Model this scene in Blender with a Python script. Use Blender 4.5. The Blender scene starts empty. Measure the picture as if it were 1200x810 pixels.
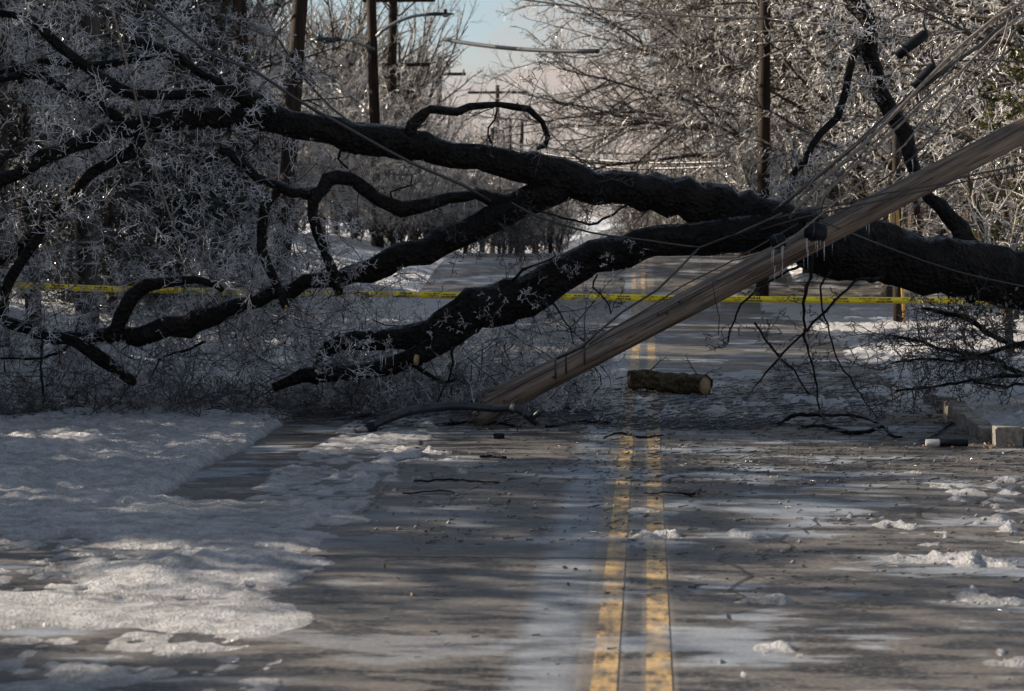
import bpy, math, random
import numpy as np
from mathutils import Vector, Matrix
R_ = math.radians
sc = bpy.context.scene
COL = sc.collection

# ------------------------------------------------------------------ camera
F_PX = 2600.0
PITCH = math.atan(151/2600.0)
YAW = math.atan(160/2600.0*math.cos(PITCH))
CAM = np.array([0.0, 0.0, 1.73])
FW = np.array([-math.sin(YAW)*math.cos(PITCH), math.cos(YAW)*math.cos(PITCH), -math.sin(PITCH)])
RT = np.array([math.cos(YAW), math.sin(YAW), 0.0])
UP = np.cross(RT, FW)
cam_d = bpy.data.cameras.new('camera')
cam_d.sensor_width = 36.0
cam_d.lens = 36.0*F_PX/1200.0
cam_d.clip_start = 0.1
cam_d.clip_end = 6000
cam_d.dof.use_dof = True
cam_d.dof.focus_distance = 18.9
cam_d.dof.aperture_fstop = 4.5
cam = bpy.data.objects.new('camera', cam_d)
COL.objects.link(cam)
cam.matrix_world = Matrix(((RT[0], UP[0], -FW[0], CAM[0]), (RT[1], UP[1], -FW[1], CAM[1]), (RT[2], UP[2], -FW[2], CAM[2]), (0, 0, 0, 1)))
sc.camera = cam

# ------------------------------------------------------------------ sky, sun, exposure
SUN_EL, SUN_AZ = R_(24.0), R_(-78.0)          # azimuth from +Y, negative to the left
world = bpy.data.worlds.new('World')
sc.world = world
world.use_nodes = True
wn = world.node_tree
wn.nodes.clear()
wout = wn.nodes.new('ShaderNodeOutputWorld')
wbg = wn.nodes.new('ShaderNodeBackground')
wbg.inputs['Strength'].default_value = 0.10
sky = wn.nodes.new('ShaderNodeTexSky')
sky.sky_type = 'NISHITA'
sky.sun_disc = False
sky.sun_elevation = SUN_EL
sky.sun_rotation = SUN_AZ
sky.air_density = 1.0
sky.dust_density = 0.5
sky.ozone_density = 1.6
wtc = wn.nodes.new('ShaderNodeTexCoord')
wmp = wn.nodes.new('ShaderNodeMapping')
wmp.inputs['Scale'].default_value = (3.2, 3.2, 7.0)
wmp.inputs['Location'].default_value = (0.62, 0.1, 0.2)
wns = wn.nodes.new('ShaderNodeTexNoise')
wns.inputs['Scale'].default_value = 1.6
wns.inputs['Detail'].default_value = 7
wns.inputs['Roughness'].default_value = 0.55
wrp = wn.nodes.new('ShaderNodeValToRGB')
wrp.color_ramp.elements[0].position = 0.43
wrp.color_ramp.elements[1].position = 0.56
wmx = wn.nodes.new('ShaderNodeMix')
wmx.data_type = 'RGBA'
wmx.inputs[7].default_value = (2.5, 2.15, 1.95, 1)
wn.links.new(wtc.outputs['Generated'], wmp.inputs['Vector'])
wn.links.new(wmp.outputs['Vector'], wns.inputs['Vector'])
wn.links.new(wns.outputs['Fac'], wrp.inputs['Fac'])
wsx = wn.nodes.new('ShaderNodeSeparateXYZ')
wlo = wn.nodes.new('ShaderNodeMapRange')          # cloud bank lies low over the horizon
wlo.inputs['From Min'].default_value = 0.50
wlo.inputs['From Max'].default_value = 0.22
wml = wn.nodes.new('ShaderNodeMath')
wml.operation = 'MULTIPLY'
wn.links.new(wtc.outputs['Generated'], wsx.inputs[0])
wn.links.new(wsx.outputs['Z'], wlo.inputs['Value'])
wn.links.new(wrp.outputs['Color'], wml.inputs[0])
wn.links.new(wlo.outputs['Result'], wml.inputs[1])
wn.links.new(wml.outputs[0], wmx.inputs['Factor'])
wgr = wn.nodes.new('ShaderNodeMix')
wgr.data_type = 'RGBA'
wgr.inputs[0].default_value = 0.70
wgr.inputs[7].default_value = (1.22, 1.45, 1.72, 1)
wn.links.new(sky.outputs['Color'], wgr.inputs[6])
wn.links.new(wgr.outputs[2], wmx.inputs[6])
wn.links.new(wmx.outputs[2], wbg.inputs['Color'])
wn.links.new(wbg.outputs['Background'], wout.inputs['Surface'])

sun_d = bpy.data.lights.new('sun', 'SUN')
sun_d.energy = 5.0
sun_d.angle = R_(0.5)
sun_d.color = (1.0, 0.865, 0.71)
sun = bpy.data.objects.new('sun', sun_d)
COL.objects.link(sun)
SV = Vector((math.sin(SUN_AZ)*math.cos(SUN_EL), math.cos(SUN_AZ)*math.cos(SUN_EL), math.sin(SUN_EL)))
sun.rotation_euler = SV.to_track_quat('Z', 'Y').to_euler()
sun.location = (-30, 20, 30)
sc.view_settings.view_transform = 'Standard'
sc.view_settings.look = 'None'
sc.view_settings.exposure = 1.28
sc.view_settings.gamma = 1.0

# ------------------------------------------------------------------ numeric helpers
def W(px, py, D):
    return CAM + FW*D + RT*((px-600.0)/F_PX*D) + UP*((405.0-py)/F_PX*D)

def G(px, py, z=0.0):
    d = FW + RT*((px-600.0)/F_PX) + UP*((405.0-py)/F_PX)
    return CAM + d*((z-CAM[2])/d[2])

def XD(px, D):
    """world x, y on the ground for a pixel column and a depth"""
    p = CAM + FW*D + RT*((px-600.0)/F_PX*D)
    return p[0], p[1]

def _hash(ix, iy, s):
    h = (ix*374761393 + iy*668265263 + s*974634777) & 0xffffffff
    h = ((h ^ (h >> 13))*1274126177) & 0xffffffff
    return ((h ^ (h >> 16)) & 0xffff)/65535.0

def vnoise(x, y, s=0):
    x = np.asarray(x, float); y = np.asarray(y, float)
    ix = np.floor(x).astype(np.int64); iy = np.floor(y).astype(np.int64)
    fx = x-ix; fy = y-iy
    fx = fx*fx*(3-2*fx); fy = fy*fy*(3-2*fy)
    a = _hash(ix, iy, s); b = _hash(ix+1, iy, s); c = _hash(ix, iy+1, s); d = _hash(ix+1, iy+1, s)
    return (a*(1-fx)+b*fx)*(1-fy) + (c*(1-fx)+d*fx)*fy

def fbm(x, y, s=0, o=4, g=0.5):
    t = 0; a = 1; n = 0
    for k in range(o):
        t = t + a*vnoise(x*2**k, y*2**k, s+k*17); n += a; a *= g
    return t/n

def ss(a, b, x):
    t = np.clip((np.asarray(x, float)-a)/(b-a), 0, 1)
    return t*t*(3-2*t)

def rise(y):
    return 0.72*ss(44.5, 54, y) - 0.5*ss(58, 95, y)

def gz(x, y):
    """ground height"""
    x = np.asarray(x, float); y = np.asarray(y, float)
    z = rise(y)
    z = z + 0.55*ss(5.5, 9.5, -x)*ss(20, 29, y) + 0.9*ss(10, 25, -x)*ss(22, 40, y)
    z = z + 0.10*ss(3.0, 4.2, x)*(1-ss(30, 38, y)) + 0.25*ss(4, 9, x)*ss(24, 60, y)
    return z

# ------------------------------------------------------------------ mesh helpers
def mesh_np(name, V, Q=None, T=None, smooth=True):
    V = np.asarray(V, dtype=np.float32)
    nq = 0 if Q is None else len(Q); nt = 0 if T is None else len(T)
    me = bpy.data.meshes.new(name)
    me.vertices.add(len(V)); me.vertices.foreach_set('co', V.ravel())
    idx = []; tot = []
    if nq: idx.append(np.asarray(Q, dtype=np.int32).ravel()); tot.append(np.full(nq, 4, np.int32))
    if nt: idx.append(np.asarray(T, dtype=np.int32).ravel()); tot.append(np.full(nt, 3, np.int32))
    idx = np.concatenate(idx); tot = np.concatenate(tot)
    me.loops.add(len(idx)); me.loops.foreach_set('vertex_index', idx)
    me.polygons.add(len(tot))
    st = np.concatenate(([0], np.cumsum(tot)[:-1])).astype(np.int32)
    me.polygons.foreach_set('loop_start', st)
    try: me.polygons.foreach_set('loop_total', tot)
    except Exception: pass
    me.polygons.foreach_set('use_smooth', np.full(len(tot), smooth))
    me.update(calc_edges=True)
    return me

class MB:
    def __init__(s): s.V = []; s.Q = []; s.T = []; s.n = 0
    def add(s, V, Q=None, T=None):
        V = np.asarray(V, float)
        if Q is not None and len(Q): s.Q.append(np.asarray(Q)+s.n)
        if T is not None and len(T): s.T.append(np.asarray(T)+s.n)
        s.V.append(V); s.n += len(V)
        return s
    def box(s, c, size, M=None):
        v = np.array([[x, y, z] for x in (-.5, .5) for y in (-.5, .5) for z in (-.5, .5)])*np.array(size)
        if M is not None: v = v @ np.array(M).T
        v = v+np.array(c)
        s.add(v, Q=[[0, 1, 3, 2], [4, 6, 7, 5], [0, 4, 5, 1], [2, 3, 7, 6], [0, 2, 6, 4], [1, 5, 7, 3]])
        return s
    def tube(s, P, r, n=8, caps=True, rng=None, rough=0.0, step=None, ridge=0.0):
        V, Q, T = tube(P, r, n, caps, rng, rough, step, ridge)
        return s.add(V, Q, T)
    def segs(s, S, n=3):
        V, Q = segs_geo(S, n); return s.add(V, Q)
    def build(s, name, mat, parent=None, kind=None, label=None, smooth=True):
        V = np.concatenate(s.V)
        if parent is not None: V = V-np.array(parent.location)
        me = mesh_np(name, V, np.concatenate(s.Q) if s.Q else None, np.concatenate(s.T) if s.T else None, smooth)
        if isinstance(mat, (list, tuple)):
            for m in mat: me.materials.append(m)
        else: me.materials.append(mat)
        return link(name, me, parent, kind, label)

def link(name, me, parent=None, kind=None, label=None):
    o = bpy.data.objects.new(name, me); COL.objects.link(o)
    if parent is not None: o.parent = parent
    if kind: o['kind'] = kind
    if label: o['label'] = label
    return o

def tag(o, label, cat, group=None):
    o['label'] = label; o['category'] = cat
    if group: o['group'] = group
    return o

def thing(name, loc, label, cat, group=None, rz=0.0):
    o = bpy.data.objects.new(name, None); COL.objects.link(o)
    o.location = [float(a) for a in loc]; o.rotation_euler = (0, 0, rz)
    o.empty_display_size = 0.2
    return tag(o, label, cat, group)

def resample(P, r, step):
    P = np.asarray(P, float); r = np.asarray(r, float)
    n = len(P)
    Pe = np.vstack((2*P[0]-P[1], P, 2*P[-1]-P[-2])); re = np.concatenate(([r[0]], r, [r[-1]]))
    oP = []; orr = []
    for i in range(n-1):
        L = np.linalg.norm(P[i+1]-P[i]); k = max(1, int(round(L/step)))
        for j in range(k):
            t = j/k
            p0, p1, p2, p3 = Pe[i], Pe[i+1], Pe[i+2], Pe[i+3]
            oP.append(0.5*((2*p1)+(-p0+p2)*t+(2*p0-5*p1+4*p2-p3)*t*t+(-p0+3*p1-3*p2+p3)*t**3))
            orr.append(r[i]*(1-t)+r[i+1]*t)
    oP.append(P[-1]); orr.append(r[-1])
    return np.array(oP), np.array(orr)

def tube(P, r, n=8, caps=True, rng=None, rough=0.0, step=None, ridge=0.0):
    P = np.asarray(P, float)
    r = np.full(len(P), float(r)) if np.isscalar(r) else np.asarray(r, float)
    if step: P, r = resample(P, r, step)
    m = len(P)
    Tn = np.gradient(P, axis=0); Tn /= np.linalg.norm(Tn, axis=1)[:, None]+1e-9
    a = np.array([0, 0, 1.0]) if abs(Tn[0][2]) < 0.9 else np.array([1.0, 0, 0])
    N = np.cross(Tn[0], a); N /= np.linalg.norm(N)
    Ns = [N]
    for i in range(1, m):
        N = N-Tn[i]*np.dot(N, Tn[i]); N /= np.linalg.norm(N)+1e-9; Ns.append(N)
    Ns = np.array(Ns); Bs = np.cross(Tn, Ns)
    th = np.arange(n)/n*2*math.pi
    rr = np.repeat(r[:, None], n, 1)
    if rough > 0:
        s = int(rng.integers(1e6)); L = np.concatenate(([0], np.cumsum(np.linalg.norm(np.diff(P, axis=0), axis=1))))
        mr = max(r.mean(), 1e-3)
        cx = (np.cos(th)*1.3+7)[None, :]; cy = (np.sin(th)*1.3+3)[None, :]
        k1 = vnoise(cx*1.2+L[:, None]/mr*0.35, cy*1.2+L[:, None]/mr*0.22, s)
        k2 = vnoise(cx*4+L[:, None]/mr*1.1, cy*4-L[:, None]/mr*0.6, s+5)
        rr = rr*(1+rough*((k1-.5)*1.5+(k2-.5)*0.9))
        if ridge > 0:
            k3 = vnoise(np.repeat((th*n/2.2/math.pi*1.2)[None, :], m, 0)+k1*2, np.repeat((L*5)[:, None], n, 1), s+9)
            k4 = vnoise(np.repeat((th*n/2.2/math.pi*2.3)[None, :], m, 0)+k1*3, np.repeat((L*14)[:, None], n, 1), s+19)
            rr = rr+ridge*(np.abs(k3-.5)*2-.5) + ridge*.6*(k4-.5)
    V = P[:, None, :]+rr[:, :, None]*(Ns[:, None, :]*np.cos(th)[None, :, None]+Bs[:, None, :]*np.sin(th)[None, :, None])
    V = V.reshape(-1, 3)
    i = np.arange(m-1)[:, None]*n; j = np.arange(n)[None, :]; j2 = (j+1) % n
    Q = np.stack((i+j, i+j2, i+n+j2, i+n+j), -1).reshape(-1, 4)
    T = None
    if caps:
        V = np.vstack((V, P[0][None], P[-1][None])); c0 = m*n; c1 = c0+1
        jj = np.arange(n); T = np.vstack((np.stack((np.full(n, c0), (jj+1) % n, jj), 1), np.stack((np.full(n, c1), (m-1)*n+jj, (m-1)*n+(jj+1) % n), 1)))
    return V, Q, T

def segs_geo(S, n=3):
    P0, P1, R0, R1 = S
    D = P1-P0; D = D/(np.linalg.norm(D, axis=1)[:, None]+1e-9)
    A = np.where(np.abs(D[:, 2:3]) < 0.9, np.array([[0, 0, 1.0]]), np.array([[1.0, 0, 0]]))
    N = np.cross(D, A); N /= np.linalg.norm(N, axis=1)[:, None]+1e-9
    B = np.cross(D, N)
    V = np.empty((len(P0), 2*n, 3))
    for k in range(n):
        c, s_ = math.cos(2*math.pi*k/n), math.sin(2*math.pi*k/n)
        o = N*c+B*s_
        V[:, k] = P0+o*R0[:, None]; V[:, n+k] = P1+o*R1[:, None]
    b = (np.arange(len(P0))*2*n)[:, None, None]
    q = np.array([[k, (k+1) % n, n+(k+1) % n, n+k] for k in range(n)])[None]
    return V.reshape(-1, 3), (b+q).reshape(-1, 4)

def grow(rng, P, D, L, R, levels):
    """vectorised branching; returns one list of segments per level"""
    out = []
    for lv in levels:
        n = len(P); k = lv['steps']
        pts = [P]; dirs = [D]; rad = [R]
        p = P.copy(); d = D.copy()
        for s in range(k):
            d = d+rng.normal(size=(n, 3))*lv.get('wob', .15)+np.array([0, 0, lv.get('up', 0.0)])
            if 'out' in lv:
                c = p-lv['center']; c[:, 2] = 0; c /= np.linalg.norm(c, axis=1)[:, None]+1e-6; d = d+c*lv['out']
            d /= np.linalg.norm(d, axis=1)[:, None]
            p = p+d*(L/k)[:, None]
            if 'floor' in lv:
                fl = lv['floor']; low = p[:, 2] < fl
                p[low, 2] = fl+rng.random(low.sum())*.03; d[low, 2] = np.abs(d[low, 2])*.2
            pts.append(p.copy()); dirs.append(d.copy()); rad.append(R*(1-(1-lv.get('taper', .35))*(s+1)/k))
        pts = np.array(pts); dirs = np.array(dirs); rad = np.array(rad)
        out.append((pts[:-1].reshape(-1, 3), pts[1:].reshape(-1, 3), rad[:-1].ravel(), rad[1:].ravel()))
        nc = lv.get('nchild', 0)
        if not nc: break
        t0 = lv.get('t0', .15)
        tt = t0+(1-t0)*(np.arange(nc)[None, :]+rng.random((n, nc)))/nc
        tt = np.clip(tt, 0, .9999)*k; ii = tt.astype(int); ff = tt-ii
        ar = np.arange(n)[:, None]
        cp = pts[ii, ar]*(1-ff[..., None])+pts[np.minimum(ii+1, k), ar]*ff[..., None]
        cd = dirs[np.minimum(ii+1, k), ar]
        cr = rad[ii, ar]
        rv = rng.normal(size=(n, nc, 3)); rv[..., 2] *= lv.get('flat', 1.0)
        rv -= cd*np.sum(rv*cd, -1, keepdims=True); rv /= np.linalg.norm(rv, axis=-1, keepdims=True)+1e-9
        an = np.radians(lv.get('ang', 50)+rng.normal(size=(n, nc, 1))*lv.get('angv', 12))
        nd = cd*np.cos(an)+rv*np.sin(an)
        fall = 1-lv.get('lfall', .55)*(tt/k)
        P = cp.reshape(-1, 3); D = nd.reshape(-1, 3)
        L = (np.repeat(L[:, None], nc, 1)*lv.get('lenf', .5)*fall*(.6+.8*rng.random((n, nc)))).ravel()
        R = np.maximum(np.minimum(cr*.9, np.repeat(R[:, None], nc, 1)*lv.get('radf', .5)), lv.get('rmin', .004)).ravel()
    return out

def cat(*S): return tuple(np.concatenate([s[i] for s in S]) for i in range(4))

# ------------------------------------------------------------------ materials
class NT:
    def __init__(s, name):
        s.m = bpy.data.materials.new(name); s.m.use_nodes = True
        s.t = s.m.node_tree; s.t.nodes.clear()
        s.out = s.t.nodes.new('ShaderNodeOutputMaterial')
        s.b = s.t.nodes.new('ShaderNodeBsdfPrincipled')
        s.t.links.new(s.b.outputs[0], s.out.inputs['Surface'])
        s.tc = s.t.nodes.new('ShaderNodeTexCoord')
    def l(s, a, b): s.t.links.new(a, b)
    def noise(s, scale, detail=4, rough=.55, vec=None, stretch=None, out='Fac'):
        n = s.t.nodes.new('ShaderNodeTexNoise'); n.inputs['Scale'].default_value = scale
        n.inputs['Detail'].default_value = detail; n.inputs['Roughness'].default_value = rough
        v = vec or s.tc.outputs['Object']
        if stretch:
            mp = s.t.nodes.new('ShaderNodeMapping'); mp.inputs['Scale'].default_value = stretch
            s.l(v, mp.inputs['Vector']); v = mp.outputs['Vector']
        s.l(v, n.inputs['Vector']); return n.outputs[out]
    def voro(s, scale, stretch=None, feature='F1'):
        n = s.t.nodes.new('ShaderNodeTexVoronoi'); n.inputs['Scale'].default_value = scale; n.feature = feature
        v = s.tc.outputs['Object']
        if stretch:
            mp = s.t.nodes.new('ShaderNodeMapping'); mp.inputs['Scale'].default_value = stretch
            s.l(v, mp.inputs['Vector']); v = mp.outputs['Vector']
        s.l(v, n.inputs['Vector']); return n.outputs['Distance']
    def ramp(s, fac, stops):
        r = s.t.nodes.new('ShaderNodeValToRGB'); e = r.color_ramp.elements
        while len(e) > len(stops): e.remove(e[-1])
        while len(e) < len(stops): e.new(.5)
        for k, (p, c) in enumerate(stops):
            e[k].position = p; e[k].color = (c if isinstance(c, tuple) else (c, c, c))+(1,)
        s.l(fac, r.inputs['Fac']); return r.outputs['Color']
    def mix(s, f, a, b, typ='MIX'):
        n = s.t.nodes.new('ShaderNodeMix'); n.data_type = 'RGBA'; n.blend_type = typ
        for v, i in ((f, 0), (a, 6), (b, 7)):
            if isinstance(v, (int, float)): n.inputs[i].default_value = v if i == 0 else (v, v, v, 1)
            elif isinstance(v, tuple): n.inputs[i].default_value = v+(1,)
            else: s.l(v, n.inputs[i])
        return n.outputs[2]
    def math(s, op, a, b=None, c=None):
        n = s.t.nodes.new('ShaderNodeMath'); n.operation = op
        for i, v in enumerate((a, b, c)):
            if v is None: continue
            if isinstance(v, (int, float)): n.inputs[i].default_value = v
            else: s.l(v, n.inputs[i])
        return n.outputs[0]
    def bump(s, h, strength=.5, dist=.02):
        n = s.t.nodes.new('ShaderNodeBump'); n.inputs['Strength'].default_value = strength
        n.inputs['Distance'].default_value = dist; s.l(h, n.inputs['Height']); s.l(n.outputs[0], s.b.inputs['Normal'])
    def set(s, **k):
        for a, v in k.items():
            i = s.b.inputs[{'col': 'Base Color', 'rough': 'Roughness', 'spec': 'Specular IOR Level', 'metal': 'Metallic', 'trans': 'Transmission Weight', 'ior': 'IOR', 'coat': 'Coat Weight', 'coatr': 'Coat Roughness'}[a]]
            if isinstance(v, (int, float)): i.default_value = v
            elif isinstance(v, tuple): i.default_value = v+(1,)
            else: s.l(v, i)
        return s
    def band(s, x, a, b, soft):
        """1 between a and b"""
        u = s.math('MULTIPLY_ADD', s.math('SUBTRACT', x, a), 1/soft, .5); u.node.use_clamp = True
        v = s.math('MULTIPLY_ADD', s.math('SUBTRACT', b, x), 1/soft, .5); v.node.use_clamp = True
        return s.math('MULTIPLY', u, v)

M = {}
def simple(name, c1, c2, scale=8, rough=.6, bump=.3, dist=.01, stretch=None, **k):
    n = NT(name); f = n.noise(scale, 6, .6, stretch=stretch)
    n.set(col=n.ramp(f, [(.3, c1), (.7, c2)]), rough=rough, **k)
    if bump: n.bump(f, bump, dist)
    M[name] = n.m; return n

# wet black bark, frosted where ice gathers on the upper side
def bark(name, c1, c2, frost, scale=1.0):
    n = NT(name)
    a = n.noise(9*scale, 8, .65); b = n.voro(26*scale)
    col = n.ramp(a, [(.3, c1), (.72, c2)])
    g = n.t.nodes.new('ShaderNodeNewGeometry'); sx = n.t.nodes.new('ShaderNodeSeparateXYZ'); n.l(g.outputs['Normal'], sx.inputs[0])
    up = n.ramp(sx.outputs['Z'], [(.78, 0.0), (.99, 1.0)])
    fr = n.ramp(n.noise(16*scale, 5, .7), [(.42, 0.0), (.62, 1.0)])
    f = n.math('MULTIPLY', n.math('MULTIPLY', up, fr), frost)
    n.set(col=n.mix(f, col, (.42, .44, .48)), rough=n.ramp(n.noise(14*scale, 3), [(.3, .42), (.7, .8)]), spec=.12)
    n.bump(n.math('ADD', n.math('MULTIPLY', a, 1.0), n.math('MULTIPLY', b, .8)), 1.0, .05)
    M[name] = n.m
bark('bark_wet', (.002, .002, .002), (.019, .017, .016), .5)
bark('bark_far', (.030, .024, .020), (.10, .08, .066), .25)
bark('bark_log', (.02, .016, .010), (.24, .18, .10), .1, 2.6)

def icy(name, c1, c2, rough=.16, scale=3.0):
    n = NT(name)
    f = n.noise(scale, 3, .6)
    f2 = n.noise(60, 2, .5)
    n.set(col=n.ramp(f, [(.35, c1), (.62, c2)]), rough=n.ramp(f2, [(.35, rough*.5), (.7, rough*2.2)]), spec=.8, ior=1.4)
    M[name] = n.m
icy('twig_ice', (.045, .042, .042), (.70, .70, .72), .12, 4.5)
icy('twig_far', (.09, .082, .076), (.45, .43, .41), .2, 1.3)
icy('twig_mid', (.04, .036, .033), (.66, .64, .61), .15, 2.4)
icy('twig_dome', (.05, .044, .04), (.22, .20, .18), .32, 1.1)
icy('twig_black', (.012, .011, .011), (.06, .055, .055), .2, 5)
icy('needles', (.008, .012, .010), (.035, .045, .045), .35, 1.5)
icy('needles_ice', (.01, .013, .016), (.09, .11, .14), .25, 2.2)
icy('leaf_olive', (.03, .035, .010), (.12, .11, .03), .3, 4)
icy('leaf_dark', (.012, .016, .010), (.05, .055, .03), .25, 6)

n = NT('icicle'); n.set(col=(.85, .9, .95), rough=.08, trans=.75, ior=1.31); M['icicle'] = n.m

# weathered utility pole: grain along local Z
n = NT('pole_wood')
g1 = n.noise(22, 8, .62, stretch=(1, 1, .06)); g2 = n.noise(70, 4, .6, stretch=(1, 1, .03)); g3 = n.noise(2.2, 4, .6)
c = n.ramp(g1, [(.32, (.030, .022, .017)), (.5, (.125, .095, .074)), (.70, (.23, .18, .142))])
c = n.mix(n.ramp(g2, [(.38, 1.0), (.44, 0.0)]), c, (.018, .013, .010))
c = n.mix(n.ramp(g3, [(.5, 0.0), (.75, .5)]), c, (.17, .16, .155))
n.set(col=c, rough=.72, spec=.3)
n.bump(n.math('ADD', g1, n.math('MULTIPLY', g2, .8)), .45, .01); M['pole_wood'] = n.m
simple('pole_far', (.007, .005, .004), (.036, .024, .016), 14, .8, .3, .01, (1, 1, .08), spec=.15)
simple('pole_black', (.008, .007, .006), (.035, .028, .023), 14, .7, .3, .01, (1, 1, .08))
simple('cable', (.012, .012, .013), (.035, .033, .032), 30, .35, .2, .002)
simple('cable_brown', (.06, .05, .042), (.20, .17, .14), 30, .5, .2, .002)
simple('metal_dark', (.012, .014, .018), (.045, .048, .055), 20, .42, .2, .003, metal=.6)
simple('metal_grey', (.12, .125, .13), (.26, .265, .27), 12, .45, .1, .003, metal=.7)
simple('plastic_black', (.003, .004, .006), (.012, .014, .018), 16, .5, .1, .003, spec=.12)
simple('glass_lens', (.12, .12, .12), (.25, .25, .25), 9, .2, .05, .002)
simple('tape_yellow', (.92, .66, .015), (.96, .74, .03), 5, .38, .1, .002)
simple('tape_ink', (.010, .010, .012), (.03, .028, .02), 20, .5, 0)
simple('cut_wood', (.20, .12, .06), (.42, .27, .14), 30, .7, .4, .005)
simple('concrete', (.09, .08, .068), (.26, .235, .20), 26, .85, .6, .01)
simple('guard_yellow', (.34, .19, .03), (.50, .30, .06), 6, .5, .1, .003)
simple('sign_white', (.55, .55, .57), (.72, .72, .74), 6, .4, 0)
simple('sign_red', (.28, .04, .06), (.40, .06, .08), 6, .4, 0)
simple('pvc', (.42, .42, .40), (.62, .61, .58), 12, .4, .1, .002)
simple('leaf_brown', (.08, .045, .02), (.22, .13, .06), 12, .6, 0)
simple('tar', (.006, .006, .006), (.018, .018, .018), 30, .3, .2, .002)

# snow: clean white, with dirtier refrozen granules and painted lump shading
n = NT('snow')
a = n.noise(1.1, 5, .6); b = n.noise(55, 6, .75); d = n.noise(6, 6, .62, stretch=(.6, 1.3, 1)); e = n.voro(70)
g = n.t.nodes.new('ShaderNodeNewGeometry'); sx = n.t.nodes.new('ShaderNodeSeparateXYZ'); n.l(g.outputs['Position'], sx.inputs[0])
thin = n.ramp(n.math('MULTIPLY_ADD', d, .03, sx.outputs['Z']), [(.002, 1.0), (.030, 0.0)])
c = n.ramp(n.math('ADD', n.math('MULTIPLY', a, .5), n.math('MULTIPLY', d, .5)), [(.36, (.50, .50, .51)), (.62, (.78, .78, .80))])
c = n.mix(n.ramp(n.math('ADD', n.math('MULTIPLY', n.noise(26, 5, .75), .6), n.math('MULTIPLY', d, .4)), [(.40, .75), (.55, 0.0)]), c, (.30, .30, .305))  # grey mottle paints the shading between lumps into the colour
c = n.mix(n.math('MULTIPLY', thin, .7), c, n.ramp(d, [(.3, (.12, .115, .11)), (.7, (.34, .335, .34))]))
c = n.mix(n.ramp(n.noise(90, 3, .6), [(.36, .6), (.45, 0.0)]), c, (.16, .14, .12))
n.set(col=c, rough=n.ramp(b, [(.35, .18), (.65, .6)]), spec=.5)
n.bump(n.math('ADD', n.math('MULTIPLY', b, 1.0), n.math('ADD', n.math('MULTIPLY', n.noise(15, 6, .7), 1.6), n.math('MULTIPLY', e, .45))), 1.0, .05)
M['snow'] = n.m

# ground away from the road: snow on lawn, leaf litter showing through
n = NT('snowy_ground')
a = n.noise(.35, 5, .6); b = n.noise(5, 8, .65); d = n.noise(22, 5, .6)
c = n.ramp(b, [(.3, (.50, .49, .485)), (.6, (.80, .80, .82))])
lit = n.ramp(n.math('ADD', n.math('MULTIPLY', a, .55), n.math('MULTIPLY', b, .45)), [(.40, 1.0), (.47, 0.0)])
c = n.mix(lit, c, n.ramp(d, [(.35, (.05, .038, .026)), (.65, (.16, .115, .075))]))
n.set(col=c, rough=.55, spec=.35)
n.bump(n.math('ADD', n.math('MULTIPLY', b, 1.5), d), 1.0, .08)
M['snowy_ground'] = n.m

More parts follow.
